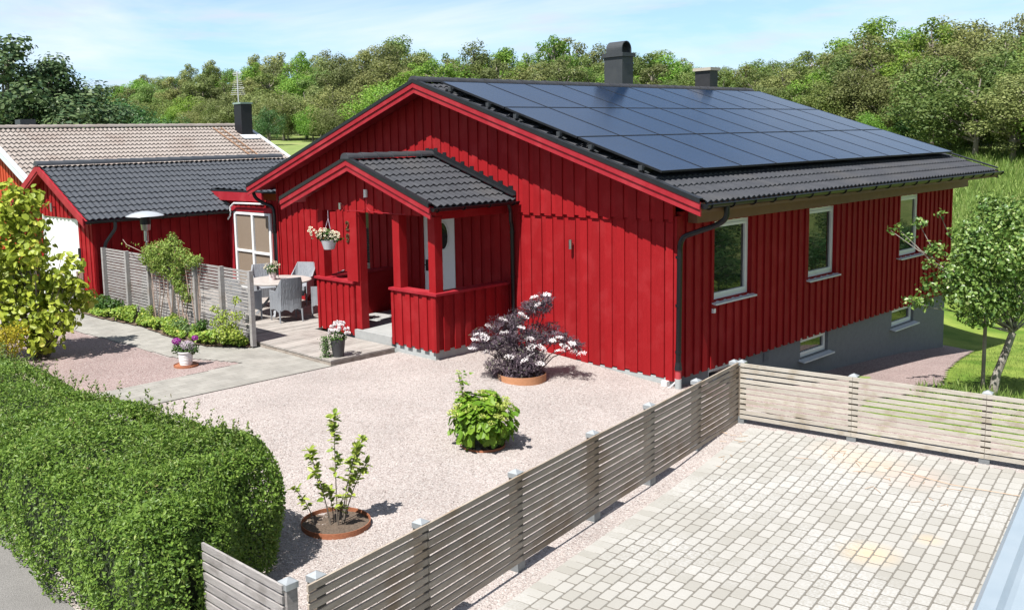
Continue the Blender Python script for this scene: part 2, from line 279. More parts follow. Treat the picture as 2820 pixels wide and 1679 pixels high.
def paver_mat():
    m, t, b = newmat('pale_tumbled_pavers'); b.inputs['Roughness'].default_value = .88; b.inputs['Specular IOR Level'].default_value = .25
    g = t.nodes.new('ShaderNodeNewGeometry'); r = t.nodes.new('ShaderNodeValToRGB'); r.color_ramp.elements[0].color = (.236, .23, .212, 1); r.color_ramp.elements[1].color = (.288, .283, .268, 1)
    t.links.new(g.outputs['Random Per Island'], r.inputs['Fac']); tc = t.nodes.new('ShaderNodeTexCoord')
    n = t.nodes.new('ShaderNodeTexNoise'); n.inputs['Scale'].default_value = 45; n.inputs['Detail'].default_value = 6; t.links.new(tc.outputs['Object'], n.inputs['Vector'])
    big = t.nodes.new('ShaderNodeTexNoise'); big.inputs['Scale'].default_value = .75; big.inputs['Detail'].default_value = 5; t.links.new(tc.outputs['Object'], big.inputs['Vector'])
    # lime bloom: whitish speckle where the big noise is high
    c = t.nodes.new('ShaderNodeValToRGB'); c.color_ramp.elements[0].position = .45; c.color_ramp.elements[1].position = .62; t.links.new(big.outputs['Fac'], c.inputs['Fac'])
    d = t.nodes.new('ShaderNodeValToRGB'); d.color_ramp.elements[0].position = .42; d.color_ramp.elements[1].position = .62; t.links.new(n.outputs['Fac'], d.inputs['Fac'])
    mu = t.nodes.new('ShaderNodeMath'); mu.operation = 'MULTIPLY'; t.links.new(c.outputs['Color'], mu.inputs[0]); t.links.new(d.outputs['Color'], mu.inputs[1])
    m2 = t.nodes.new('ShaderNodeMath'); m2.operation = 'MULTIPLY'; m2.inputs[1].default_value = .6; t.links.new(mu.outputs[0], m2.inputs[0])
    x = t.nodes.new('ShaderNodeMixRGB'); t.links.new(m2.outputs[0], x.inputs['Fac']); t.links.new(r.outputs['Color'], x.inputs['Color1']); x.inputs['Color2'].default_value = (.36, .363, .365, 1)
    src = x.outputs['Color']
    for (px, py, rad, col, st) in ((4.72, -3.85, .33, (.6, .42, .2), .5), (5.0, -3.2, .16, (.6, .42, .22), .45), (3.75, -1.65, .5, (.62, .46, .3), .35), (4.3, -1.75, .45, (.6, .42, .34), .3), (3.3, -1.5, .4, (.58, .42, .28), .3)):
        s = t.nodes.new('ShaderNodeVectorMath'); s.operation = 'DISTANCE'; s.inputs[1].default_value = (px, py, .1); t.links.new(tc.outputs['Object'], s.inputs[0])
        q = t.nodes.new('ShaderNodeMapRange'); q.inputs['From Min'].default_value = 0; q.inputs['From Max'].default_value = rad; q.inputs['To Min'].default_value = st; q.inputs['To Max'].default_value = 0; t.links.new(s.outputs['Value'], q.inputs['Value'])
        y = t.nodes.new('ShaderNodeMixRGB'); t.links.new(q.outputs[0], y.inputs['Fac']); t.links.new(src, y.inputs['Color1']); y.inputs['Color2'].default_value = rgba(col); src = y.outputs['Color']
    t.links.new(src, b.inputs['Base Color'])
    bp = t.nodes.new('ShaderNodeBump'); bp.inputs['Strength'].default_value = .35; bp.inputs['Distance'].default_value = .006; t.links.new(n.outputs['Fac'], bp.inputs['Height']); t.links.new(bp.outputs['Normal'], b.inputs['Normal'])
    return m
PAVER = paver_mat(); JOINT = M('sand_joint', (.12, .112, .098), (.19, .178, .16), 40, .95, .3, 60)
def glass_mat(name, base, ior=1.9, rough=.02):
    m, t, b = newmat(name); b.inputs['Base Color'].default_value = rgba(base); b.inputs['Roughness'].default_value = rough; b.inputs['IOR'].default_value = ior; b.inputs['Specular IOR Level'].default_value = .5
    tc = t.nodes.new('ShaderNodeTexCoord'); n = t.nodes.new('ShaderNodeTexNoise'); n.inputs['Scale'].default_value = 2.2; t.links.new(tc.outputs['Object'], n.inputs['Vector'])
    bp = t.nodes.new('ShaderNodeBump'); bp.inputs['Strength'].default_value = .06; bp.inputs['Distance'].default_value = .02; t.links.new(n.outputs['Fac'], bp.inputs['Height']); t.links.new(bp.outputs['Normal'], b.inputs['Normal'])
    return m
GLASS = glass_mat('dark_window_glass', (.008, .011, .011), 1.75)
GLASSB = glass_mat('door_glass', (.02, .02, .02), 1.45)
def solar_mat():
    m, t, b = newmat('blue_black_solar_cells'); b.inputs['Roughness'].default_value = .16; b.inputs['IOR'].default_value = 1.5; b.inputs['Specular IOR Level'].default_value = .5
    b.inputs['Coat Weight'].default_value = 0
    tc = t.nodes.new('ShaderNodeTexCoord'); n = t.nodes.new('ShaderNodeTexNoise'); n.inputs['Scale'].default_value = 1.3; n.inputs['Detail'].default_value = 3; t.links.new(tc.outputs['Object'], n.inputs['Vector'])
    r = t.nodes.new('ShaderNodeValToRGB'); r.color_ramp.elements[0].color = (.004, .014, .04, 1); r.color_ramp.elements[1].color = (.006, .02, .055, 1); t.links.new(n.outputs['Fac'], r.inputs['Fac'])
    t.links.new(r.outputs['Color'], b.inputs['Base Color'])
    br = t.nodes.new('ShaderNodeTexBrick'); br.offset = 0; br.inputs['Scale'].default_value = 1; br.inputs['Brick Width'].default_value = .182; br.inputs['Row Height'].default_value = .182; br.inputs['Mortar Size'].default_value = .0015
    return m
SOLAR = solar_mat()
L_HEDGE = LM('hedge_leaf', (.08, .165, .025), (.23, .36, .06), (.34, .42, .12), .4, .45, spec=.3)
L_HEDGET = LM('hedge_young_leaf', (.09, .16, .03), (.2, .26, .06), (.22, .17, .08), .3, .45)
L_FOR = LM('oak_leaf', (.1, .175, .04), (.24, .31, .085), None, .4, .6, 1.0)
L_FORO = LM('olive_beech_leaf', (.14, .175, .055), (.27, .3, .105), None, .4, .6, 1.0)
L_FORG = LM('bright_maple_leaf', (.1, .22, .03), (.26, .4, .06), None, .42, .6, .8)
L_DARK = LM('dark_green_leaf', (.03, .1, .03), (.1, .2, .055), None, .25, .5, .5)
L_BIRCH = LM('birch_leaf', (.035, .085, .035), (.14, .2, .08), None, .25, .5, .3)
L_YEL = LM('lime_large_leaf', (.22, .3, .03), (.48, .55, .07), (.55, .5, .1), .38, .45)
L_GOLD = LM('golden_leaf', (.42, .38, .03), (.62, .52, .05), None, .35, .5)
L_APPLE = LM('apple_leaf', (.07, .16, .03), (.22, .33, .07), (.4, .46, .18), .3, .4, spec=.5)
L_HYD = LM('hydrangea_leaf', (.1, .22, .015), (.22, .36, .03), None, .35, .5)
L_LIME = LM('lime_flower_head', (.4, .5, .08), (.56, .62, .18), None, .3, .7)
L_ELD = LM('black_lace_leaf', (.055, .04, .055), (.15, .105, .135), (.13, .17, .07), .12, .5)
L_WHITEF = LM('white_petal', (.75, .68, .7), (.85, .82, .83), None, .2, .7)
L_MAG = LM('purple_petal', (.3, .03, .28), (.45, .08, .42), None, .3, .6)
L_LILAC = LM('pale_lilac_petal', (.5, .4, .5), (.6, .52, .6), None, .3, .6)
L_CREAM = LM('cream_petal', (.72, .66, .46), (.85, .8, .66), None, .3, .6)
L_PET = LM('petunia_petal', (.7, .62, .45), (.85, .8, .62), None, .3, .6)
L_PETD = LM('petunia_throat', (.04, .01, .02), (.07, .015, .03), None, .1, .6)
L_IVY = LM('trailing_leaf', (.1, .19, .06), (.22, .33, .13), None, .3, .5)
L_CLIMB = LM('climber_leaf', (.15, .25, .04), (.32, .42, .09), (.3, .12, .08), .35, .5)
L_BED = LM('ground_cover_leaf', (.12, .24, .03), (.32, .42, .06), (.5, .5, .12), .3, .5)
L_DKG = LM('deep_green_leaf', (.03, .09, .015), (.09, .17, .03), None, .3, .45)
L_GRASS = LM('grass_blade', (.07, .13, .02), (.17, .23, .05), (.3, .28, .12), .3, .6)
L_MEAD = LM('meadow_blade', (.13, .23, .045), (.28, .39, .1), (.38, .42, .18), .45, .6)
L_SHR = LM('shrub_leaf', (.2, .31, .04), (.42, .5, .09), (.5, .5, .15), .35, .4)
# ------------------------------------------------------------------ terrain
def ss(t): t = np.clip(t, 0, 1); return t*t*(3-2*t)
def Tz(x, y):
    x = np.asarray(x, float); y = np.asarray(y, float)
    left = .2*ss((.9-x)/4.3)
    b = .1*ss((y+4)/3)*ss((x-.3)/1.5)
    t = np.maximum(0, y+.8)
    lawn = np.interp(t, [0, .8, 2.3, 3.8, 6, 8, 9.6, 12.6, 20, 30, 45], [0, .0, .2, .45, .72, .85, .97, 1.3, 1.75, 2.2, 2.4])*ss((x+8)/8)
    d = np.hypot(x, y); az = np.degrees(np.arctan2(-x, np.maximum(y, 1e-3))); w = ss((az-28)/22)
    zr = np.interp(d, [34, 60, 95, 150, 220, 700], [0, 2.4, 4.9, 10.4, 15, 20]); zl = np.interp(d, [38, 60, 130, 200, 300, 700], [0, 2.7, 6.5, 12, 17, 22])
    far = (zr*(1-w)+zl*w)*ss((y+.35*d)/(.4*d+1e-6))
    return left+b-lawn+far
def grid(x0, x1, y0, y1, st, dz=0, keep=None):
    xs = np.arange(x0, x1+st/2, st); ys = np.arange(y0, y1+st/2, st); X, Y = np.meshgrid(xs, ys)
    Z = Tz(X, Y)+dz; V = np.stack([X.ravel(), Y.ravel(), Z.ravel()], 1); nx = len(xs); i = np.arange(len(ys)-1)[:, None]*nx+np.arange(nx-1)[None, :]
    i = i.ravel(); F = np.stack([i, i+1, i+nx+1, i+nx], 1)
    if keep is not None:
        c = V[F].mean(1); F = F[keep(c[:, 0], c[:, 1])]
    return V, F
def struct(o): o['kind'] = 'structure'; return o
# far ground, polar sheet
rr = np.concatenate([[0], np.geomspace(12, 1500, 60)]); aa = np.linspace(0, 2*np.pi, 145)[:-1]
RR, AA = np.meshgrid(rr, aa, indexing='ij'); X = RR*np.sin(AA); Y = RR*np.cos(AA)
V = np.stack([X.ravel(), Y.ravel(), (Tz(X, Y)-.14).ravel()], 1); na = len(aa)
F = [(i*na+k, (i+1)*na+k, (i+1)*na+(k+1) % na, i*na+(k+1) % na) for i in range(len(rr)-1) for k in range(na)]
struct(npmesh('meadow', V, F, LGRASSB, smooth=True))
V, F = grid(-32, 22, -14, 30, .4, -.02); struct(npmesh('ground', V, F, LGRASSB, smooth=True))
V, F = grid(-12.1, 14, -1.25, 22, .25, .0, lambda x, y: (x > .2+.0*y) | (y > 11.3)); struct(npmesh('lawn', V, F, lawn_mat(), smooth=True))
def poly_sheet(name, poly, mat, dz, st=.1):
    P = np.array(poly, float)
    def inside(x, y):
        c = np.zeros(x.shape, bool); n = len(P)
        for i in range(n):
            xa, ya = P[i]; xb, yb = P[(i+1) % n]
            with np.errstate(divide='ignore', invalid='ignore'):
                c ^= ((ya > y) != (yb > y)) & (x < (xb-xa)*(y-ya)/(yb-ya+1e-12)+xa)
        return c
    V, F = grid(P[:, 0].min(), P[:, 0].max(), P[:, 1].min(), P[:, 1].max(), st, dz, inside)
    # drop unused verts
    u, inv = np.unique(F.ravel(), return_inverse=True)
    return struct(npmesh(name, V[u], inv.reshape(F.shape), mat, smooth=True))
poly_sheet('gravel_yard', [(-14.5, -8.3), (-3, -9.7), (4.0, -9.7), (3.0, -3.3), (2.7, -1.25), (8, -.42), (8, .02), (5.0, -.3), (2.0, -.75), (1.6, -.2), (.05, .3), (-.1, .02), (-3.5, .02), (-4.6, -1.8), (-4.57, -3.3), (-5.2, -3.35), (-14.5, -4.0)], GRAVEL, .03, .08)
poly_sheet('rose_gravel', [(-11.9, -5.15), (-9.4, -4.95), (-7.33, -4.9), (-6.63, -4.56), (-5.95, -4.25), (-5.8, -5.3), (-5.75, -6.4), (-5.8, -8.1), (-14, -8.1)], GRAVELR, .037, .08)
poly_sheet('house_gravel_strip', [(-.1, .1), (.5, .0), (1.9, -.6), (5.0, -.3), (5.2, .1), (2.6, .6), (2.1, 2.0), (2.15, 3.8), (2.0, 5.4), (1.5, 7.0), (.9, 9.6), (.5, 11.4), (-.2, 11.5)], GRAVELR, .036, .08)
poly_sheet('walkway', [(-14.2, -4.75), (-13.4, -3.95), (-12.0, -3.95), (-6.95, -3.25), (-4.57, -3.2), (-4.57, -8.4), (-5.83, -8.4), (-5.78, -5.3), (-5.9, -4.2), (-6.6, -4.5), (-7.33, -4.85), (-9.4, -4.93), (-11.87, -5.12)], PATH, .042, .05)
poly_sheet('planting_bed', [(-13.6, -3.4), (-13.3, -4.15), (-12.0, -4.13), (-10.46, -3.95), (-8.91, -4.06), (-7.63, -4.02), (-6.88, -3.5), (-6.85, -3.36)], BARKSOIL, .068, .05)
poly_sheet('road', [(-16, -30), (14, -30), (14, -10.6), (3.5, -9.75), (.4, -9.62), (-16, -9.62)], ASPH, .04, .3)
# driveway of real paving stones
FA = R_(9.3); fu = np.array([math.cos(FA), math.sin(FA)]); fv = np.array([-math.sin(FA), math.cos(FA)])   # u across columns, v along fence
O_ = np.array([2.28, -1.33])
def build_driveway():
    Vs = []; Fs = []; nb = 0; W_, L_, ch = .127, .192, .009
    rng = random.Random(3)
    for c in range(-1, 52):
        for r in range(-52, 2):
            if c == -1: continue
            u0 = c*W_; v0 = r*L_+(.5*L_ if c % 2 else 0)
            if v0 > -.02: continue
            jx = rng.uniform(-.0015, .0015); g = .0024; h = rng.uniform(-.002, .002); a = u0+g+jx; b_ = u0+W_-g+jx; gv = .0055+rng.uniform(-.001, .002); e = v0+gv; f = min(v0+L_, .07)-gv; k = .013
            o = [(a+k, e), (b_-k, e), (b_, e+k), (b_, f-k), (b_-k, f), (a+k, f), (a, f-k), (a, e+k)]
            cx, cy = (a+b_)/2, (e+f)/2
            for lvl, (sc, z) in enumerate(((1, .0), (1, .049-ch), (.9, .051))):
                for (x, y) in o:
                    xx = cx+(x-cx)*sc*(1 if lvl < 2 else (1-.0)); yy = cy+(y-cy)*(sc if lvl < 2 else .92)
                    w = O_+fu*xx+fv*yy; Vs.append((w[0], w[1], z+h))
            for i in range(8):
                for lv in (0, 1): Fs.append((nb+lv*8+i, nb+lv*8+(i+1) % 8, nb+(lv+1)*8+(i+1) % 8, nb+(lv+1)*8+i))
            Fs += [(nb+16, nb+17, nb+18, nb+19), (nb+16, nb+19, nb+20, nb+23), (nb+20, nb+21, nb+22, nb+23)]
            nb += 24
    # soldier course along the fence side
    for r in range(-78, 1):
        u0 = -.2; v0 = r*.135
        if v0+.135 > .06: continue
        g = .003; a = u0+g; b_ = -g; e = v0+g; f = v0+.135-g; k = .01; cx, cy = (a+b_)/2, (e+f)/2
        o = [(a+k, e), (b_-k, e), (b_, e+k), (b_, f-k), (b_-k, f), (a+k, f), (a, f-k), (a, e+k)]
        for lvl, (sc, z) in enumerate(((1, .0), (1, .042), (.93, .05))):
            for (x, y) in o:
                w = O_+fu*(cx+(x-cx)*sc)+fv*(cy+(y-cy)*sc); Vs.append((w[0], w[1], z))
        for i in range(8):
            for lv in (0, 1): Fs.append((nb+lv*8+i, nb+lv*8+(i+1) % 8, nb+(lv+1)*8+(i+1) % 8, nb+(lv+1)*8+i))
        Fs += [(nb+16, nb+17, nb+18, nb+19), (nb+16, nb+19, nb+20, nb+23), (nb+20, nb+21, nb+22, nb+23)]
        nb += 24
    V = np.array(Vs); V[:, 2] += Tz(V[:, 0], V[:, 1])
    o = npmesh('driveway', V, np.array(Fs), PAVER); struct(o)
    # joint bed
    pl = [O_+fu*a+fv*b for a, b in ((-.1, -.04), (6.6, -.04), (6.6, -10), (-.1, -10))]
    poly_sheet('joint_sand', [tuple(p) for p in pl], JOINT, .0465, .12)
build_driveway()
# ------------------------------------------------------------------ shared builders
PEAKS = (-5.448, -5.5, -16.2, -23.5)
def board_wall(mb, axis, c, sg, a0, a1, zb, top, ops=(), pitch=.25, ow=.14, th=.022, zb2=None, m=0):
    """board-on-board wall. axis 'x': wall runs along x at y=c, outer face towards sg; ops: (a0,a1,z0,z1)"""
    zb2 = zb+.03 if zb2 is None else zb2
    def put(p0, p1, d0, d1, z0, t0, t1):
        if t0-z0 < .01 and t1-z0 < .01: return
        lo, hi = sorted((c+sg*d0, c+sg*d1))
        q = [(p0, z0), (p1, z0), (p1, t1), (p0, t0)]
        if axis == 'x': mb.prism(q, lo, hi, lambda a, z, h: (a, h, z), m)
        else: mb.prism(q, lo, hi, lambda a, z, h: (h, a, z), m)
    def seg(p0, p1, d0, d1, zbot):
        cuts = sorted({p0, p1} | {q for q in PEAKS if p0 < q < p1} | {q for o in ops for q in o[:2] if p0 < q < p1})
        for s0, s1 in zip(cuts, cuts[1:]):
            mid = (s0+s1)/2; spans = [(zbot, None)]
            for o in sorted([o for o in ops if o[0] < mid < o[1]], key=lambda o: o[2]):
                b, _ = spans.pop(); spans += [(b, o[2]), (o[3], None)]
            for b, t in spans:
                if t is None: put(s0, s1, d0, d1, b, top(s0), top(s1))
                else: put(s0, s1, d0, d1, b, t, t)
    seg(a0, a1, -.05, 0, zb2)
    n = int(round((a1-a0)/pitch)); p = (a1-a0)/n
    for i in range(n+1):
        x = a0+i*p; l, r = max(a0, x-ow/2), min(a1, x+ow/2)
        if r-l > .02: seg(l, r, .001, th+random.uniform(-.002, .002), zb+random.uniform(-.004, .004))
def tiles(name, mat, parent, P, along, down, n, Lrow, wl=.15, amp=.034, over=.34, rows=None, skip=None, res=8, lip=.032):
    """wavy concrete tiles: P origin at ridge; along = unit vector, n waves; down = unit vector down the slope, Lrow total length"""
    P = np.array(P, float); A = np.array(along, float); D = np.array(down, float); Nn = np.cross(A, D); Nn = Nn/np.linalg.norm(Nn)
    if Nn[2] < 0: Nn = -Nn
    m = int(n*res); u = np.arange(m+1)/res*wl; ph = np.cos(2*np.pi*u/wl); w = amp*((.5+.5*ph)**.75)
    rows = rows or int(math.ceil(Lrow/over)); ov = Lrow/rows; V = []; F = []; nb = 0; L = len(u)
    for r in range(rows):
        s0 = max(0, r*ov-.03); s1 = (r+1)*ov; jit = RNG.uniform(-.0025, .0025)
        lev = [(s0, .0, 1.), (s1-.012, lip+jit, 1.), (s1, lip-.006+jit, 1.), (s1, -.004, 1)]
        for (s, h, k) in lev:
            V.append(P+A*u[:, None]+D*s+Nn*((w*k+h)[:, None]))
        for q in range(len(lev)-1):
            i = np.arange(L-1)+nb+q*L; F.append(np.stack([i, i+L, i+L+1, i+1], 1))
        nb += L*len(lev)
    V = np.concatenate(V); F = np.concatenate(F)
    o = npmesh(name, V, F, mat, parent, smooth=False)
    return o
def smooth_by_angle(o): pass
def ridge_tiles(name, mat, parent, P, along, L, r=.1, n=None):
    mb = MB(); A = Vector(along); n = n or int(L/.36); st = L/n; side = Vector((A.y, -A.x, 0)).normalized()
    for i in range(n):
        a = Vector(P)+A*(i*st-.02); b = Vector(P)+A*((i+1)*st+.02); K = 10; vs = []
        for (q, rr_) in ((a, r+.014), (b, r-.004)):
            for k in range(K+1):
                t = math.pi*(k/K); vs.append(q+side*math.cos(t)*rr_*1.15+Vector((0, 0, 1))*(math.sin(t)*rr_-.03))
        fs = [(k, k+1, K+1+k+1, K+1+k) for k in range(K)]+[tuple(range(K+1))[::-1], tuple(range(K+1, 2*K+2))]
        mb.add(vs, fs)
    return mb.build(name, mat, parent)
def window(parent, name, axis, c, sg, a0, a1, z0, z1, dep=.06, fwid=.06, sill=.09, rail=None):
    """recessed window in a wall face at c: frame (name), pane and sill"""
    def B(mb, p0, p1, q0, q1, d0, d1):
        lo, hi = sorted((c+sg*d0, c+sg*d1))
        if axis == 'x': mb.box((p0, lo, q0), (p1, hi, q1))
        else: mb.box((lo, p0, q0), (hi, p1, q1))
    f = MB()
    for (p0, p1, q0, q1) in ((a0, a0+fwid, z0, z1), (a1-fwid, a1, z0, z1), (a0+fwid, a1-fwid, z1-fwid, z1), (a0+fwid, a1-fwid, z0, z0+fwid)): B(f, p0, p1, q0, q1, -dep-.05, -dep)
    k = fwid+.003; s = .045
    for (p0, p1, q0, q1) in ((a0+k, a0+k+s, z0+k, z1-k), (a1-k-s, a1-k, z0+k, z1-k), (a0+k+s, a1-k-s, z1-k-s, z1-k), (a0+k+s, a1-k-s, z0+k, z0+k+s)): B(f, p0, p1, q0, q1, -dep-.04, -dep+.012)
    if rail:
        for zz in rail: B(f, a0+k+s, a1-k-s, zz-.02, zz+.02, -dep-.03, -dep+.004)
    fo = f.build(name, WHITE, parent)
    g = MB(); B(g, a0+fwid, a1-fwid, z0+fwid, z1-fwid, -dep-.032, -dep-.022); g.build('pane', GLASS, fo)
    if sill:
        q = MB(); pr = [(-.1, z0+.0), (sill, z0-.035), (sill, z0-.06), (-.1, z0-.02)]
        fn = (lambda a, z, h: (h, c+sg*a, z)) if axis == 'x' else (lambda a, z, h: (c+sg*a, h, z))
        q.prism(pr, a0-.06, a1+.06, fn); q.build('sill', SILL, fo)
    return fo
def ribbon(mb, p, q, w, h, m=0): mb.beam(p, q, w, h, m)
# ------------------------------------------------------------------ MAIN HOUSE
TH = R_(18.541); tn = math.tan(TH); XE, ZE = .778, 2.999; XR = -5.448; ZR = ZE+(XE-XR)*tn; XL = 2*XR-XE; YV, YF = -.544, 11.654; HL = 11.10; XW = -11.15
house = thing('house', 'long red board-clad house with charcoal tile roof under black solar panels', 'house', (0, 0, .15))
def under(x): return ZE-.1+(XE-abs(x-XR)-XR)*tn if False else ZR-.13-abs(x-XR)*tn
g = MB(); board_wall(g, 'x', 0, -1, XW, -.0, .16, lambda a: 2.66, ops=[(-5.86, -4.96, .0, 2.5), (-7.84, -7.62, .9, 2.5)], pitch=.2545, ow=.15)
g.build('gable_wall', RED, house)
g = MB()
board_wall(g, 'x', -.034, -1, XW, -.0, 2.63, lambda a: under(a), pitch=.2545, ow=.15, zb2=2.665)
g.build('gable_top_wall', RED, house)
g = MB(); g.box((-.13, -.045, .14), (-.001, -.023, 2.62)); g.box((.003, -.02, .14), (.05, .12, 2.72)); g.build('corner_board', RED, house)
WIN = [(1.06, 2.22, 1.27, 2.56), (4.22, 5.33, 1.27, 2.56), (8.22, 9.27, 1.27, 2.56)]
g = MB(); board_wall(g, 'y', 0, 1, .1, HL, .15, lambda a: 2.78, ops=WIN, pitch=.2375, ow=.13, th=.03, zb2=.17); g.build('side_wall', RED, house)
g = MB(); g.box((XW, HL, .15), (0, HL+.05, 2.8)); g.prism([(XW, 2.8), (0, 2.8), (XR, ZR-.13)], HL, HL+.05, lambda a, z, h: (a, h, z)); g.box((XW-.05, .06, .1), (XW, HL, 2.8)); g.build('rear_wall', RED, house)
g = MB()
BW = [(1.05, 2.2, -.2, .14), (4.15, 5.25, -.24, .14), (8.15, 9.3, -.26, .14)]
ys = [0.02]; 
def plinth_y(y0, y1, z1): g.box((-.3, y0, -2.2), (-.055, y1, z1))
cur = .02
for (a, b, z0, z1) in BW:
    plinth_y(cur, a, .165); plinth_y(a, b, z0); cur = b
plinth_y(cur, HL-.02, .165)
g.box((XW+.05, .03, -.3), (-.3, .1, .175)); g.box((XW+.05, .1, -2), (-.3, HL-.1, -.1)); g.build('plinth', PLINTH, house)
g = MB(); g.box((-3.5, -.012, -.2), (-.02, .03, .165)); g.build('front_plinth', LPLINTH, house)
for w in WIN: window(house, 'window', 'y', 0.0, 1, *w, dep=.05, sill=.11)
for w in BW: window(house, 'basement_window', 'y', -.055, 1, *w, dep=.06, sill=.12, fwid=.045)
# near-black sheet behind the panes, standing in for the unlit room
g = MB(); g.box((-.16, .9, 1.0), (-.14, HL-.9, 2.7)); g.build('dark_room_sheet', M('dark_interior', (.01, .01, .01)), house)
# roof
Ls = (XE-XR)/math.cos(TH); nw = int((YF-YV-.24)/.15)
dr = (math.cos(TH), 0, -math.sin(TH)); dl = (-math.cos(TH), 0, -math.sin(TH))
ra = tiles('roof', TILE, house, (XR, YV+.12, ZR-.045), (0, 1, 0), dr, nw, Ls, over=.335)
tiles('rear_roof', TILE, house, (XR, YV+.12, ZR-.045), (0, 1, 0), dl, nw, Ls, over=.335, res=4)
g = MB()   # underlay and soffit slab
g.prism([(XR, ZR-.05), (XE-.03, ZE-.04), (XE-.03, ZE-.11), (XR, ZR-.12), (XL+.03, ZE-.11), (XL+.03, ZE-.04)], YV+.04, YF-.02, lambda a, z, h: (a, h, z)); g.build('soffit', REDTRIM, house)
ridge_tiles('ridge', TILE, house, (XR, YV+.02, ZR+.02), (0, 1, 0), YF-YV-.04, .1)
def verge(mb0, mb1, y, sgn, xr, zr, xe, ze, w=.1, front=-1, low=.1, cap=.012):
    # black cap strip along the slope edge + two stepped red boards
    for s in (1, -1):
        x1 = xe if s == 1 else 2*xr-xe
        mb0.beam((xr, y+w/2*-front-.01*-front, zr+.035), (x1, y+w/2*-front-.01*-front, ze+.035), w, cap*2)
        mb0.prism([(xr, zr+.045), (x1, ze+.045), (x1, ze-.02), (xr, zr-.02)], y-.012, y+.004, lambda a, z, h: (a, h, z))
        mb1.prism([(xr, zr-.02), (x1, ze-.02), (x1, ze-.115), (xr, zr-.115)], y, y+.03, lambda a, z, h: (a, h, z))
        mb1.prism([(xr, zr-.117), (x1, ze-.117), (x1, ze-.215), (xr, zr-.215)], y+.022, y+.05, lambda a, z, h: (a, h, z))
g0, g1 = MB(), MB(); verge(g0, g1, YV, 1, XR, ZR, XE, ZE); g0.build('verge_flashing', BLACK, house); g1.build('bargeboard', REDTRIM, house)
g0, g1 = MB(), MB()
for s, x1 in ((1, XE), (-1, XL)):
    g0.beam((XR, YF-.05, ZR+.035), (x1, YF-.05, ZE+.035), .1, .025); g1.prism([(XR, ZR-.02), (x1, ZE-.02), (x1, ZE-.2), (XR, ZR-.2)], YF-.03, YF, lambda a, z, h: (a, h, z))
g0.build('verge_flashing', BLACK, house); g1.build('bargeboard', BLACK, house)
def gutter(parent, name, p, q, r=.065, mat=None):
    mb = MB(); p = Vector(p); q = Vector(q); d = (q-p).normalized(); side = Vector((d.y, -d.x, 0)); K = 8; vs = []
    for pt in (p, q):
        for rr_ in (r, r-.008):
            for k in range(K+1): t = math.pi+math.pi*k/K; vs.append(pt+side*math.cos(t)*rr_+Vector((0, 0, 1))*math.sin(t)*rr_)
    n = K+1
    fs = [(k, k+1, 2*n+k+1, 2*n+k) for k in range(K)]+[(n+k, n+k+1, 3*n+k+1, 3*n+k) for k in range(K)]
    fs += [(0, n, 3*n, 2*n), (K, n+K, 3*n+K, 2*n+K)]+[tuple(range(n)), tuple(range(2*n, 3*n))]
    mb.add(vs, fs); mb.tube([p+side*r, q+side*r], .009, 6); mb.tube([p-side*r, q-side*r], .009, 6)
    L = (q-p).length
    for i in range(int(L/.6)+1):
        c = p+d*(.1+i*.6)
        if (c-p).length < L:
            for k in range(6):
                t0 = math.pi+math.pi*k/6; t1 = math.pi+math.pi*(k+1)/6
                mb.beam(c+side*math.cos(t0)*(r+.006)+Vector((0, 0, math.sin(t0)*(r+.006))), c+side*math.cos(t1)*(r+.006)+Vector((0, 0, math.sin(t1)*(r+.006))), .025, .006, 0, tuple(d))
    return mb.build(name, mat or GUTTER, parent)
gutter(house, 'gutter', (XE+.05, YV+.05, ZE-.045), (XE+.05, YF-.02, ZE-.045), .068)
g = MB(); g.prism([(XE-.03, ZE-.02), (XE-.01, ZE-.02), (XE-.01, ZE-.17), (XE-.03, ZE-.17)], YV+.05, YF-.03, lambda a, z, h: (a, h, z)); g.build('fascia', BROWNWOOD, house)
g = MB(); g.box((.04, .3, 2.6), (.2, HL+.42, 2.8)); g.build('wall_plate_beam', BROWNWOOD, house)
def pipe(parent, pts, r=.04, mat=None, name='downpipe', bands=()):
    mb = MB(); P = [Vector(p) for p in pts]; Q = [P[0]]
    for i in range(1, len(P)-1):
        a = (P[i-1]-P[i]).normalized(); b = (P[i+1]-P[i]).normalized(); k = min(.09, (P[i-1]-P[i]).length*.45, (P[i+1]-P[i]).length*.45)
        for t in (0, .25, .5, .75, 1): Q.append((P[i]+a*k)*(1-t)**2+P[i]*2*t*(1-t)+(P[i]+b*k)*t*t)
    Q.append(P[-1]); mb.tube(Q, r, 14)
    for b in bands:
        b = Vector(b); mb.tube([b-Vector((0, 0, .02)), b+Vector((0, 0, .02))], r+.008, 14)
    return mb.build(name, mat or GUTTER, parent, smooth=False)
dp = pipe(house, [(XE+.05, .1, 2.93), (XE+.05, .1, 2.72), (XE-.08, .08, 2.62), (.17, -.03, 2.42), (.12, -.04, 2.3), (.1, -.04, .42)], .042, bands=[(.1, -.04, 1.35), (.1, -.04, 2.1), (.1, -.04, .62)])
g = MB(); g.tube([(.1, -.04, .34), (.1, -.04, .2)], .047, 16); g.build('drain_collar', REDPIPE, house)
g = MB(); g.tube([(.1, -.04, .2), (.1, -.04, -.1)], .052, 16); g.build('drain_pipe', LPLINTH, house)
g = MB(); g.tube([(.1, -.04, .46), (.1, -.04, .34)], [.046, .06], 16); g.build('pipe_sleeve', BLACK, house)
g = MB(); g.box((-.16, -.12, .06), (-.06, -.03, .14)); g.tube([(-.15, -.1, .06), (-.05, -.12, .04), (.0, -.11, .06), (.06, -.06, .14)], .012, 8); g.build('cable_conduit', CLAD, house)
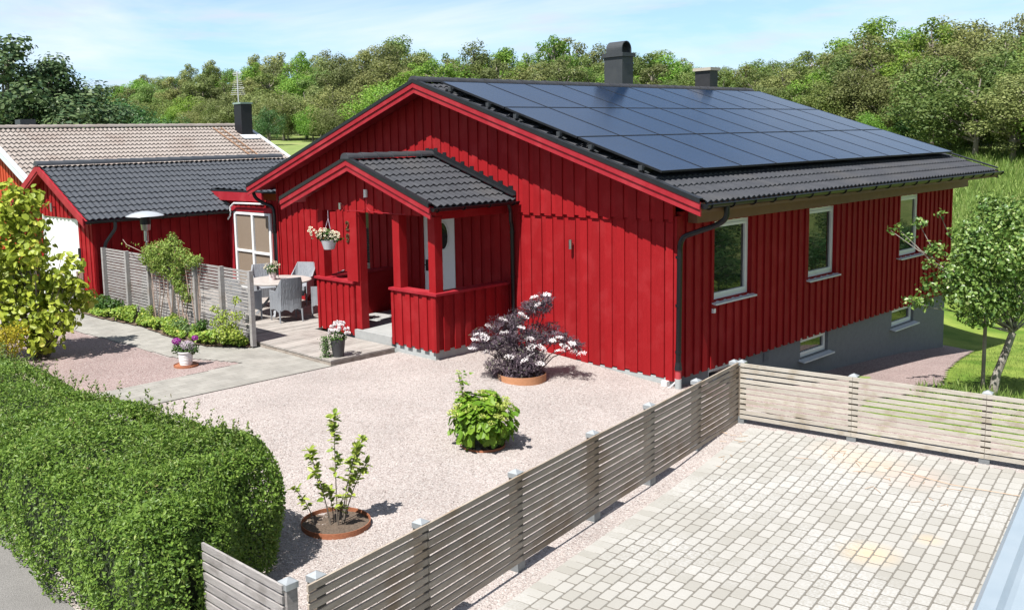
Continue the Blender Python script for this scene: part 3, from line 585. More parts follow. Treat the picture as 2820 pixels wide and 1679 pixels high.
pipe(house, [(XL-.04, -.35, 2.92), (XL-.04, -.3, 2.72), (XL+.1, -.2, 2.6), (-11.2, -.13, 2.5), (-11.16, -.12, 2.36), (-11.16, -.12, .4)], .042, bands=[(-11.16, -.12, 2.05), (-11.16, -.12, 1.9)])
gutter(house, 'gutter', (XL-.05, YV+.05, ZE-.045), (XL-.05, YF-.1, ZE-.045), .065)
# solar panels
nrm = Vector((math.sin(TH), 0, math.cos(TH))); dn = Vector(dr)
PW, PH, Y0, S0 = 1.151, 1.726, -.278, .909
for j in range(3):
    for i in range(10):
        s1 = Ls-(S0+j*PH)      # distance from the ridge of the lower edge
        a = Vector((XR, 0, ZR))+dn*(s1-PH+.012)+nrm*.105; b = Vector((XR, 0, ZR))+dn*(s1-.012)+nrm*.105; y0 = Y0+i*PW+.01; y1 = y0+PW-.02
        Mx = Matrix(((dn.x, 0, nrm.x, a.x), (dn.y, 1, nrm.y, 0), (dn.z, 0, nrm.z, a.z), (0, 0, 0, 1))); L = (b-a).length
        fr = MB()
        for bx in (((0, y0, 0), (.012, y1, .034)), ((L-.012, y0, 0), (L, y1, .034)), ((.012, y0, 0), (L-.012, y0+.012, .034)), ((.012, y1-.012, 0), (L-.012, y1, .034))): fr.box(*bx, M=Mx)
        fo = fr.build('solar_panel', BLACK, house)
        ce = MB(); ce.box((.0125, y0+.0125, .012), (L-.0125, y1-.0125, .031), M=Mx); ce.build('cell_sheet', SOLAR, fo)
for k in range(6):   # mounting rails
    s = S0+(k//2)*PH+(.35 if k % 2 == 0 else PH-.35); c = Vector((XR, 0, ZR))+dn*(Ls-s)+nrm*.065
    rl = MB(); rl.beam((c.x, Y0-.06, c.z), (c.x, Y0+10*PW+.05, c.z), .04, .06, 0, tuple(nrm))
    for q in range(8): rl.beam((c.x, Y0+.02+q*1.45, c.z-.03), (c.x+.1, Y0+.02+q*1.45, c.z-.075), .04, .012)
    rl.box((c.x-.035, Y0-.07, c.z-.03), (c.x+.035, Y0-.02, c.z+.05)); rl.build('mounting_rail', DGREY, house)
# chimneys
ch = MB(); ch.box((-6.1, 6.08, 4.6), (-5.57, 6.5, 5.83)); ch = ch.build('chimney', DGREY, house)
c1 = MB(); c1.box((-6.14, 6.04, 5.83), (-5.53, 6.54, 5.92)); c1.build('chimney_collar', DGREY, ch)
c2 = MB(); K = 14
for (xa, xb) in ((-6.06, -5.6),):
    vs = []; prof = [(6.1, 5.92)]+[(6.29-.19*math.cos(math.pi*k/K), 6.0+.2*math.sin(math.pi*k/K)) for k in range(K+1)]+[(6.48, 5.92)]
    pin = [(6.29+(y-6.29)*.86, 5.92 if i in (0, K+2) else 6.0+(z-6.0)*.88) for i, (y, z) in enumerate(prof)]
    n = len(prof)
    for x in (xa, xb): vs += [(x, y, z) for y, z in prof]+[(x, y, z) for y, z in pin]
    fs = []
    for k in range(n-1): fs += [(k, k+1, 2*n+k+1, 2*n+k), (n+k, 3*n+k, 3*n+k+1, n+k+1), (k, n+k, n+k+1, k+1), (2*n+k, 2*n+k+1, 3*n+k+1, 3*n+k)]
    c2.add(vs, fs)
c2.build('chimney_cowl', DGREY, ch)
ch = MB(); ch.box((-6.05, 9.87, 4.6), (-5.6, 10.24, 5.62)); ch = ch.build('chimney', M('sooty_black_metal', (.02, .02, .023), (.03, .03, .034), 8, .5), house)
c1 = MB(); c1.box((-6.09, 9.82, 5.62), (-5.55, 10.29, 5.7)); c1.build('chimney_cap', M('stone_cap', (.35, .32, .27), (.45, .42, .36), 9, .9), ch)
# small fittings on the house
def wall_lamp(parent, x, y, z, h=.16, r=.03, dirn=(0, -1)):
    m1 = MB(); m1.tube([(x, y+dirn[1]*.09, z-h/2), (x, y+dirn[1]*.09, z+h/2)], r, 20); m1.box((x-.012, min(y, y+dirn[1]*.06), z-.02), (x+.012, max(y, y+dirn[1]*.06), z+.02)); return m1.build('wall_lamp', STEEL, parent)
wall_lamp(house, -2.0, -.005, 2.17)
g = MB(); g.box((.03, 1.0, 1.08), (.07, 1.06, 1.15)); g.build('outdoor_socket', CLAD, house)
g = MB(); g.box((-.055, 2.8, -.06), (-.035, 2.98, .1))
for i in range(6): g.box((-.034, 2.82, -.045+i*.024), (-.025, 2.96, -.035+i*.024))
g.build('air_vent', PLINTH, house)
# ---- porch (part of the house)
YP = -1.83; PX0, PX1 = -6.97, -3.5
PXR, PZR, PXE, PZE = -5.5, 3.68, -3.27, 2.9; PXL = 2*PXR-PXE; PT = math.atan2(PZR-PZE, PXE-PXR); PYV = -2.14
pdr = (math.cos(PT), 0, -math.sin(PT)); pdl = (-math.cos(PT), 0, -math.sin(PT)); PLs = (PXE-PXR)/math.cos(PT); pn = int((-.02-PYV-.14)/.15)
tiles('porch_roof', TILE, house, (PXR, PYV+.1, PZR-.04), (0, 1, 0), pdr, pn, PLs, over=.335)
tiles('porch_roof', TILE, house, (PXR, PYV+.1, PZR-.04), (0, 1, 0), pdl, pn, PLs, over=.335)
g = MB(); g.prism([(PXR, PZR-.05), (PXE-.03, PZE-.04), (PXE-.03, PZE-.09), (PXR, PZR-.1), (PXL+.03, PZE-.09), (PXL+.03, PZE-.04)], PYV+.04, -.06, lambda a, z, h: (a, h, z)); g.build('porch_soffit', REDTRIM, house)
ridge_tiles('porch_ridge', TILE, house, (PXR, PYV+.0, PZR+.03), (0, 1, 0), -PYV-.05, .095, 6)
g0, g1 = MB(), MB(); verge(g0, g1, PYV, 1, PXR, PZR, PXE, PZE, .09); g0.build('porch_flashing', BLACK, house); g1.build('porch_bargeboard', REDTRIM, house)
g = MB()
for s in (1, -1):
    x1 = PXE if s == 1 else PXL
    g.beam((PXR, -.1, PZR+.06), (x1, -.1, PZE+.06), .1, .015); g.prism([(PXR, PZR+.04), (x1, PZE+.04), (x1, PZE+.14), (PXR, PZR+.14)], -.075, -.062, lambda a, z, h: (a, h, z))
    for k in range(9):
        t = (k+.5)/9; x = PXR+(x1-PXR)*t; z = PZR+(PZE-PZR)*t; g.box((x-.05, -.07, z+.1), (x+.05, -.06, z+.19))
g.build('wall_flashing', BLACK, house)
gutter(house, 'porch_gutter', (PXE+.045, PYV+.04, PZE-.04), (PXE+.045, -.07, PZE-.04), .055)
gutter(house, 'porch_gutter', (PXL-.045, PYV+.04, PZE-.04), (PXL-.045, -.07, PZE-.04), .055)
pipe(house, [(PXE+.045, -.3, 2.82), (PXE+.045, -.25, 2.7), (PXE-.08, -.12, 2.5), (PXE-.08, -.09, 2.4), (PXE-.08, -.09, .2)], .035, name='porch_downpipe', bands=[(PXE-.08, -.09, 1.5), (PXE-.08, -.09, 2.3)])
# porch gable boards and beam
g = MB(); board_wall(g, 'x', YP+.03, -1, -7.28, -3.66, 2.69, lambda a: PZR-.14-abs(a-PXR)*math.tan(PT), pitch=.255, ow=.15, zb2=2.7); g.build('porch_gable', RED, house)
g = MB(); g.box((PX0, YP+.06, 2.7), (PX1, YP+.2, 2.85)); g.box((PX1-.16, YP+.2, 2.64), (PX1-.01, -.07, 2.8)); g.box((PX0+.01, YP+.2, 2.64), (PX0+.16, -.07, 2.8)); g.build('porch_beam', RED, house)
for (xa, xb, ya, yb) in ((-6.944, -6.77, YP+.03, YP+.2), (-5.82, -5.62, YP+.03, YP+.2), (-4.65, -4.46, YP+.03, YP+.2), (-3.7, -3.526, YP+.03, YP+.2)):
    g = MB(); g.box((xa, ya, .5), (xb, yb, 2.69)); g.build('porch_post', RED, house)
g = MB(); board_wall(g, 'x', YP, -1, -6.97, -5.8, .37, lambda a: 1.35, pitch=.208, ow=.12)
g.box((-6.97, YP+.11, .4), (-5.8, YP+.13, 1.34)); g.box((-5.8, YP-.015, .37), (-5.78, YP+.2, 1.35))
board_wall(g, 'y', PX0+.02, -1, YP-.02, -.06, .37, lambda a: 1.35, pitch=.25, ow=.13); g.box((PX0+.14, YP+.13, .4), (PX0+.16, -.06, 1.34)); g.build('porch_half_wall', RED, house)
g = MB(); board_wall(g, 'x', YP, -1, -4.67, -3.55, .37, lambda a: 1.35, pitch=.208, ow=.12)
g.box((-4.67, YP+.11, .4), (-3.6, YP+.13, 1.34)); g.box((-4.69, YP-.015, .37), (-4.67, YP+.2, 1.35))
board_wall(g, 'y', PX1-.02, 1, YP-.02, -.06, .37, lambda a: 1.35, pitch=.25, ow=.13, th=.03); g.box((PX1-.16, YP+.13, .4), (PX1-.14, -.06, 1.34)); g.build('porch_half_wall', RED, house)
g = MB(); g.box((-7.02, YP-.05, 1.352), (-5.77, YP+.2, 1.395)); g.box((PX0-.05, YP+.2, 1.352), (PX0+.19, -.06, 1.395)); g.build('porch_rail', REDTRIM, house)
g = MB(); g.box((-4.71, YP-.05, 1.352), (-3.44, YP+.2, 1.395)); g.box((PX1-.2, YP+.2, 1.352), (PX1+.06, -.06, 1.395)); g.build('porch_rail', REDTRIM, house)
g = MB(); g.box((-6.8, YP+.06, .0), (PX1-.1, -.06, .495)); g.box((-5.78, YP-.03, .0), (-4.69, YP+.06, .49)); g.build('porch_floor', CONC, house)
g = MB(); g.box((-4.67, YP+.02, -.2), (PX1-.06, -.06, .41)); g.build('porch_plinth', LPLINTH, house)
# front door
g = MB(); g.box((-5.86, .0, .5), (-4.97, .03, 2.5)); fd = g.build('front_door', WDOOR, house)
g = MB()
for k in range(28):
    t0, t1 = 2*math.pi*k/28, 2*math.pi*(k+1)/28
    g.beam((-5.3+.17*math.cos(t0), -.01, 2.12+.27*math.sin(t0)), (-5.3+.17*math.cos(t1), -.01, 2.12+.27*math.sin(t1)), .02, .02, 0, (0, 1, 0))
g.build('oval_window_frame', WDOOR, fd)
g = MB(); g.add([(-5.3+.165*math.cos(2*math.pi*k/28), -.004, 2.12+.265*math.sin(2*math.pi*k/28)) for k in range(28)], [tuple(range(28))]); g.build('oval_window', GLASSB, fd)
g = MB(); g.box((-5.8, -.03, 1.4), (-5.75, 0, 1.62)); g.tube([(-5.775, -.03, 1.52), (-5.775, -.07, 1.52), (-5.66, -.07, 1.52)], .011, 8); g.build('handle', BLACK, fd)
g = MB(); g.box((-7.84, -.0, .9), (-7.62, .03, 2.5)); g.build('side_window', GLASSB, house)
# house number 29
def numeral(ch, x, z, h=.15):
    w = h*.55; mb = MB()
    if ch == '2': pts = [(0, .75), (.12, .95), (.5, 1.02), (.88, .9), (.95, .68), (.7, .42), (.2, .12), (.02, .02), (1, .02)]
    else: pts = [(.12, .1), (.45, -.02), (.8, .15), (.95, .55), (.9, .85), (.5, 1.02), (.1, .85), (.05, .6), (.35, .42), (.75, .5), (.93, .7)]
    P = [(x+a*w, YP-.0335, z+b*h) for a, b in pts]
    for p, q in zip(P, P[1:]): mb.beam(p, q, .022, .02, 0, (0, 1, 0))
    for p in P: mb.tube([(p[0], p[1]-.01, p[2]), (p[0], p[1]+.01, p[2])], .011, 8)
    return mb.build('house_number', BRONZE, house)
g = MB(); g.box((-5.96, YP-.02, 1.4), (-5.63, YP+.03, 2.69)); g.build('porch_post_board', RED, house)
numeral('2', -5.93, 2.36); numeral('9', -5.93, 2.13)
wall_lamp(house, -6.02, YP-.0, 2.8, .12, .028)
g = MB(); g.box((-5.34, YP-.05, 2.98), (-5.28, YP-.01, 3.12)); g.build('motion_sensor', CLAD, house)
g = MB(); g.tube([(-5.3, YP-.025, 2.98), (-5.29, YP-.03, 2.8), (-5.2, YP-.03, 2.73), (-4.9, YP-.03, 2.715), (-4.2, YP-.03, 2.71)], .007, 6); g.tube([(-5.29, YP-.03, 2.8), (-5.4, YP-.03, 2.73), (-5.9, YP-.03, 2.715)], .007, 6); g.build('cable', REDTRIM, house)
# ------------------------------------------------------------------ GARAGE with link wall
gar = thing('garage', 'low red garage with blue-grey tile roof and white door left of the house', 'garage', (-16.2, -3.5, .2))
GXR, GZR, GXE, GZE, GY = -16.2, 3.6, -13.45, 2.36, -3.85; GT = math.atan2(GZR-GZE, GXE-GXR); GLs = (GXE-GXR)/math.cos(GT)
gdr = (math.cos(GT), 0, -math.sin(GT)); gdl = (-math.cos(GT), 0, -math.sin(GT)); gt = math.tan(GT)
tiles('roof', TILEB, gar, (GXR, GY+.08, GZR-.04), (0, 1, 0), gdr, int(3.95/.15), GLs, over=.33)
tiles('roof', TILEB, gar, (GXR, GY+.08+int(3.95/.15)*.15, GZR-.04), (0, 1, 0), gdr, 22, (GXR+14.45)/-math.cos(GT), over=.33)
tiles('roof', TILEB, gar, (GXR, GY+.08, GZR-.04), (0, 1, 0), gdl, 48, GLs, over=.33, res=4)
tiles('roof', TILEB, gar, (-14.5, .12, 2.835), (0, 1, 0), (.9987, 0, -.02), 22, 3.1, over=.33)
ridge_tiles('ridge', TILEB, gar, (GXR, GY+.0, GZR+.03), (0, 1, 0), 7.2, .11)
g = MB(); g.prism([(GXR, GZR-.05), (GXE-.03, GZE-.04), (GXE-.03, GZE-.08), (GXR, GZR-.09), (2*GXR-GXE, GZE-.08), (2*GXR-GXE, GZE-.04)], GY+.02, .08, lambda a, z, h: (a, h, z)); g.build('soffit', REDTRIM, gar)
g = MB()
for s in (1, -1):
    x1 = GXE if s == 1 else 2*GXR-GXE
    g.prism([(GXR, GZR+.03), (x1, GZE+.03), (x1, GZE-.14), (GXR, GZR-.14)], GY-.0, GY+.03, lambda a, z, h: (a, h, z)); g.prism([(GXR, GZR-.142), (x1, GZE-.142), (x1, GZE-.2), (GXR, GZR-.2)], GY+.02, GY+.05, lambda a, z, h: (a, h, z))
g.build('bargeboard', REDTRIM, gar)
g = MB(); g.beam((-14.45, .1, GZR-1.75*gt+.055), (GXE, .1, GZE+.055), .14, .03); g.build('verge_flashing', BLACK, gar)
gutter(gar, 'gutter', (GXE+.05, GY+.06, GZE-.05), (GXE+.05, .2, GZE-.05), .06)
g = MB(); GO = [(-16.9, -14.62, .1, 2.3)]
board_wall(g, 'x', -3.5, -1, -18.6, -13.78, .1, lambda a: GZR-.12-abs(a-GXR)*gt, ops=GO, pitch=.25, ow=.14)
board_wall(g, 'y', -13.78, 1, -3.5, .1, .1, lambda a: 2.45, pitch=.25, ow=.14); g.box((-18.6, -3.4, .1), (-18.5, 6, 2.0)); g.build('wall', RED, gar)
g = MB(); g.box((-16.88, -3.47, .15), (-14.64, -3.44, 2.29))
gd = g.build('garage_door', M('white_garage_door_paint', (.84, .85, .86), None, rough=.5), gar)  # even white paint over the whole door leaf
g = MB()
for (a, b, c, d) in ((-16.93, -16.88, .15, 2.34), (-14.64, -14.58, .15, 2.3),): g.box((a, -3.53, c), (b, -3.44, d))
g.build('door_jamb', WHITE, gar)
g = MB(); g.box((-14.57, -3.58, 1.35), (-14.51, -3.52, 1.6)); g.build('key_box', DGREY, gar)
wall_lamp(gar, -16.0, -3.53, 2.55, .22, .035)
pipe(gar, [(GXE+.05, -3.1, 2.27), (GXE+.05, -3.1, 2.1), (-13.68, -3.25, 1.75), (-13.7, -3.27, 1.6), (-13.7, -3.27, .2)], .04, DGREY, bands=[(-13.7, -3.27, 1.2)])
# link wall with the sliding patio door
g = MB(); board_wall(g, 'x', .1, -1, -14.9, -11.15, .2, lambda a: 2.62, ops=[(-13.35, -11.62, .2, 2.31)], pitch=.25, ow=.14, zb2=.2); g.build('link_wall', RED, gar)
g = MB(); g.box((-14.5, -.0, 2.58), (-11.9, .06, 2.8)); g.box((-13.5, .02, 2.32), (-11.5, .06, 2.44)); g.box((-13.5, .0, .3), (-13.36, .06, 2.3)); g.build('link_fascia', REDTRIM, gar)
g = MB(); g.box((-14.5, .0, 2.8), (-11.2, .12, 2.835)); g.build('link_flashing', BLACK, gar)
g = MB(); g.tube([(-11.5, -.06, 2.54), (-12.7, -.06, 2.53), (-13.15, -.06, 2.52), (-13.33, -.06, 2.42), (-13.36, -.06, 2.2), (-13.45, -.08, 2.1)], .022, 8); g.build('cable_pipe', CLAD, gar)
g = MB()
for (a, b, c, d) in ((-13.34, -13.26, .33, 2.3), (-11.68, -11.6, .33, 2.3), (-13.26, -11.68, 2.24, 2.3), (-12.5, -12.42, .33, 2.24), (-13.26, -12.5, 1.29, 1.345), (-12.42, -11.68, 1.27, 1.325), (-13.24, -11.7, .33, .43)): g.box((a, .03, c), (b, .09, d))
pd = g.build('patio_door', WHITE, gar)
g = MB(); g.box((-13.24, .062, .43), (-12.5, .068, 2.22)); g.box((-12.4, .072, .43), (-11.7, .078, 2.22)); g.build('blind', BLIND, pd)
# ------------------------------------------------------------------ NEIGHBOUR HOUSE
nb = thing('neighbour_house', 'falun red house with weathered beige tile roof behind the garage', 'house', (-23.5, 0, .2))
NXR, NZR, NXE, NZE, NY0, NY1 = -23.5, 4.72, -18.0, 2.5, -3.0, 6.55; NT = math.atan2(NZR-NZE, NXE-NXR); NLs = (NXE-NXR)/math.cos(NT)
ndr = (math.cos(NT), 0, -math.sin(NT))
tiles('roof', BEIGE, nb, (NXR, NY0+.12, NZR-.05), (0, 1, 0), ndr, int((NY1-NY0-.24)/.15), NLs, over=.33, amp=.055, lip=.05)
tiles('roof', BEIGE, nb, (NXR, NY0+.12, NZR-.04), (0, 1, 0), (-math.cos(NT), 0, -math.sin(NT)), int((NY1-NY0-.24)/.15), NLs, over=.33, res=4)
ridge_tiles('ridge', BEIGE, nb, (NXR, NY0+.1, NZR+.03), (0, 1, 0), NY1-NY0-.2, .1)
NFL = M('pale_grey_flashing', (.55, .6, .64), None, rough=.4)
for y in (NY0, NY1-.12):
    g = MB()
    for s in (1, -1):
        x1 = NXE if s == 1 else 2*NXR-NXE; g.prism([(NXR, NZR+.04), (x1, NZE+.04), (x1, NZE-.16), (NXR, NZR-.16)], y, y+.03, lambda a, z, h: (a, h, z)); g.beam((NXR, y+.06, NZR+.05), (x1, y+.06, NZE+.05), .15, .02)
    g.build('verge_flashing', NFL, nb)
g = MB(); ntn = math.tan(NT)
board_wall(g, 'x', NY0+.5, -1, -28.5, -18.6, .3, lambda a: NZR-.2-abs(a-NXR)*ntn, ops=[(-21.4, -20.3, 1.2, 2.4)], pitch=.25, ow=.13)
g.box((-18.65, NY0+.5, .3), (-18.6, NY1-.5, 2.5)); g.box((-28.5, NY1-.55, .3), (-18.6, NY1-.5, 2.5)); g.prism([(-28.5, 2.5), (-18.6, 2.5), (NXR, NZR-.2)], NY1-.55, NY1-.5, lambda a, z, h: (a, h, z)); g.build('gable_wall', ORANGERED, nb)
window(nb, 'window', 'x', NY0+.5, -1, -21.4, -20.3, 1.2, 2.4)
def slope_box(mb, x0, x1, y0, y1, h0, h1):
    f = lambda x: NZR-(x-NXR)*ntn
    mb.prism([(x0, f(x0)+h0), (x1, f(x1)+h0), (x1, f(x1)+h1), (x0, f(x0)+h1)], y0, y1, lambda a, z, h: (a, h, z))
g = MB()
for y in (5.0, 5.32): slope_box(g, -23.2, -19.0, y, y+.025, .05, .08)
for i in range(14): x = -23.0+i*.3; f = NZR-(x-NXR)*ntn; g.box((x, 5.0, f+.06), (x+.02, 5.34, f+.1))
g.build('roof_ladder', M('rusty_ladder', (.3, .16, .09), (.42, .27, .18), 12, .8), nb)
g = MB(); g.box((-23.0, 5.8, 4.0), (-22.5, 6.25, 5.5)); nc = g.build('chimney', M('black_chimney_metal', (.012, .012, .016), None, rough=.5), nb)
g = MB(); g.box((-23.03, 5.77, 5.5), (-22.47, 6.28, 5.56)); g.build('chimney_cap', M('green_copper_cap', (.22, .3, .27), None, rough=.6), nc)
g = MB(); slope_box(g, -22.5, -22.15, 5.7, 6.35, .05, .07); g.build('chimney_flashing', SILL, nb)
g = MB(); g.tube([(-23.5, 6.3, 4.7), (-23.5, 6.3, 6.75)], .022, 8)
for (z0, z1, dy) in ((6.6, 6.75, .0), (5.95, 6.3, .08)):
    g.tube([(-23.5-.35, 6.3+dy, (z0+z1)/2), (-23.5+.35, 6.3+dy, (z0+z1)/2)], .01, 6)
for i in range(11): z = 5.9+i*.07; g.tube([(-23.5-.2, 6.3-.2+.02*i, z), (-23.5+.2, 6.3+.2-.02*i, z)], .006, 5)
for i in range(4): z = 6.6+i*.05; g.tube([(-23.5-.1, 6.3-.12, z), (-23.5+.1, 6.3+.12, z)], .006, 5)
g.build('antenna', M('grey_antenna', (.5, .52, .54), None, rough=.5), nb)
g = MB(); g.box((-24.6, -1.5, 4.0), (-24.1, -1.0, 5.02)); g.build('small_chimney', DGREY, nb)
# ------------------------------------------------------------------ DECK
deck = thing('wooden_deck', 'bleached timber deck beside the porch', 'deck', (-9, -1.6, .2))
g = MB(); x = -13.6
while x < -4.6:
    w_ = .118; y1 = .02 if x < -7.1 else YP-.05
    g.box((x, -3.3, .305), (min(x+w_, -4.56), y1, .333+random.uniform(-.002, .002))); x += .123
g.build('deck_boards', DECK, deck)
g = MB(); g.box((-13.6, -3.29, .12), (-4.57, -3.26, .303)); g.box((-4.6, -3.26, .1), (-4.57, YP-.06, .303)); g.box((-6.98, -3.3, .15), (-6.9, -3.295, .3)); g.build('deck_edge', DECKSIDE, deck)
g = MB(); g.box((-13.6, -3.25, .1), (-4.61, -.03, .2)); g.build('deck_joists', SOIL, deck)
mt = MB(); mt.box((-6.75, -.98, .497), (-6.1, -.2, .515)); tag(mt.build('doormat', MAT_), 'grey doormat on the porch floor', 'doormat')
# ------------------------------------------------------------------ FENCES
def post_cap(parent, x, y, z, s=.1, ang=0):
    mb = MB(); Mr = Matrix.Translation((x, y, z)) @ Matrix.Rotation(ang, 4, 'Z'); h = s/2+.007
    vs = [Mr @ Vector(p) for p in ((-h, -h, 0), (h, -h, 0), (h, h, 0), (-h, h, 0), (-h, -h, .045), (h, -h, .045), (h, h, .045), (-h, h, .045), (0, 0, .075))]
    mb.add(vs, [(0, 1, 5, 4), (1, 2, 6, 5), (2, 3, 7, 6), (3, 0, 4, 7), (4, 5, 8), (5, 6, 8), (6, 7, 8), (7, 4, 8), (0, 3, 2, 1)]); return mb.build('post_cap', GALV, parent)
def slat_fence(label, posts, sp, side, ztop, n, sh, pit, mat, postmat, zg, name='slat_fence', caps=True, ps=.09, th=.022, base=True, ext=(0, 0), skip0=False):
    """posts: xy list; slats on the given side"""
    P = [Vector((a, b, 0)) for a, b in posts]; c = P[0]; t = thing(name, label, 'fence', (c.x, c.y, zg))
    for i, p in enumerate(P):
        if i == 0 and skip0: continue
        d = (P[min(i+1, len(P)-1)]-P[max(i-1, 0)]).normalized(); ang = math.atan2(d.y, d.x); g = MB()
        Mr = Matrix.Translation(p) @ Matrix.Rotation(ang, 4, 'Z'); zb = float(Tz(p.x, p.y))
        g.box((-ps/2, -ps/2, zb+.07), (ps/2, ps/2, ztop-(.03 if caps else -.02)), M=Mr); po = g.build('post', postmat, t)
        if caps: post_cap(po, p.x, p.y, ztop-.035, ps, ang)
        if base:
            g = MB(); g.box((-ps/2-.01, -ps/2-.01, zb-.1), (ps/2+.01, ps/2+.01, zb+.12), M=Mr); g.build('post_shoe', SHOE, po)
    g = MB(); rg = random.Random(5)
    for i in range(len(P)-1):
        a, b = P[i], P[i+1]; d = (b-a).normalized(); nn = Vector((-d.y, d.x, 0))*side*(ps/2+th/2+.002)
        A, B = a+nn, b+nn
        if i == 0: A = A-d*ext[0]
        if i == len(P)-2: B = B+d*ext[1]
        for k in range(n):
            z = ztop-sh/2-k*pit; g.beam(A+d*.002+Vector((0, 0, z+rg.uniform(-.003, .003))), B-d*.002+Vector((0, 0, z+rg.uniform(-.003, .003))), th, sh)
    g.build('slat_panel', mat, t); return t
fpA = [(3.02, -8.83), (2.84, -7.7), (2.6, -6.35), (2.37, -4.96), (2.18, -3.72), (1.97, -2.45), (1.78, -1.26)]
slat_fence('long weathered slat fence between the pale gravel and the driveway', fpA, 1, -1, .945, 12, .049, .07, FENCEW, POSTW, 0, ext=(.14, .12), th=.018)
fpB = [(1.86, -1.2), (3.25, -.97), (4.68, -.74), (6.1, -.5), (7.5, -.27)]
slat_fence('pale slat fence along the far edge of the driveway before the lawn', fpB, 1, -1, .945, 11, .048, .07, FENCEB, POSTW, 0, ext=(-.0, .1), th=.016)
slat_fence('short silvered slat fence coming out of the hedge end', [(1.95, -9.07), (2.97, -9.03)], 1, -1, .95, 11, .057, .078, GREYWOOD, GREYWOOD, 0, ext=(.02, .02), th=.02, skip0=True)
scr = [(-13.43, -3.42), (-12.16, -3.42), (-11.06, -3.42), (-10.0, -3.42), (-8.96, -3.42), (-7.91, -3.42), (-6.83, -3.42)]
slat_fence('tall silver-grey slat screen in front of the deck with a climbing plant', scr, 1, 1, 1.66, 21, .04, .064, SCREENW, SCREENW, .2, 'slat_screen', caps=False, ps=.085, base=False, th=.014)
# picket gate at the garage
pg = thing('picket_gate', 'white picket gate in front of the garage door', 'gate', (-14.9, -4.0, .25))
g = MB()
for i in range(15): xx = -15.9+i*.15; g.prism([(-.03, .25), (.03, .25), (.03, 1.0), (0, 1.06), (-.03, 1.0)], -4.03, -4.0, lambda a, z, h, xx=xx: (xx+a, h, z))
g.build('pickets', M('white_picket_paint', (.72, .72, .72), None, rough=.6), pg)
g = MB()
for z in (.42, .88): g.box((-15.95, -3.998, z), (-13.75, -3.96, z+.07))
g.build('gate_rail', GREYWOOD, pg)
g = MB()
for i in range(4): g.box((-13.72+i*.1, -3.98, .25), (-13.64+i*.1, -3.955, 1.15))
tag(g.build('board_fence_piece', M('brown_old_boards', (.16, .1, .08), (.26, .18, .15), 5, .9, .3, 30, (1, 1, 4))), 'small piece of old brown board fence by the garage corner', 'fence')
# ------------------------------------------------------------------ carport roof at the right edge
cp = thing('carport', 'pale blue corrugated carport roof at the bottom right edge', 'carport', (8.2, -7.5, 0))
CA = R_(10.2); cu = Vector((math.cos(CA), math.sin(CA), 0)); cv = Vector((-math.sin(CA), math.cos(CA), 0)); c0 = Vector((7.06, -8.36, 2.1))
c0 = c0-(c0-CAMP)*(.1/(CAMP.z-2.0)) if False else c0
n = 160; us = np.linspace(0, 3.2, n); hh = .02*np.clip(np.sin(us*2*np.pi/.19)*2.2, -1, 1)
V = []; 
for v_ in (-2.5, 5.2): V += [tuple(c0+cu*float(a)+cv*v_+Vector((0, 0, float(h)-.1))) for a, h in zip(us, hh)]
F = [(i, i+1, n+i+1, n+i) for i in range(n-1)]
o = npmesh('roof_sheet', V, F, CORRUG, cp); sdm = o.modifiers.new('thick', 'SOLIDIFY'); sdm.thickness = .004
for (a, b) in ((.3, -2.2), (2.9, -2.2), (.3, 4.9), (2.9, 4.9)):
    p = c0+cu*a+cv*b; g = MB(); g.box((p.x-.05, p.y-.05, -.1), (p.x+.05, p.y+.05, 1.95)); g.build('post', FENCEW, cp)
g = MB()
for b in (-2.2, 4.9): g.beam(c0+cu*.05+cv*b-Vector((0, 0, .18)), c0+cu*3.1+cv*b-Vector((0, 0, .18)), .06, .1)
g.build('roof_beam', FENCEW, cp)
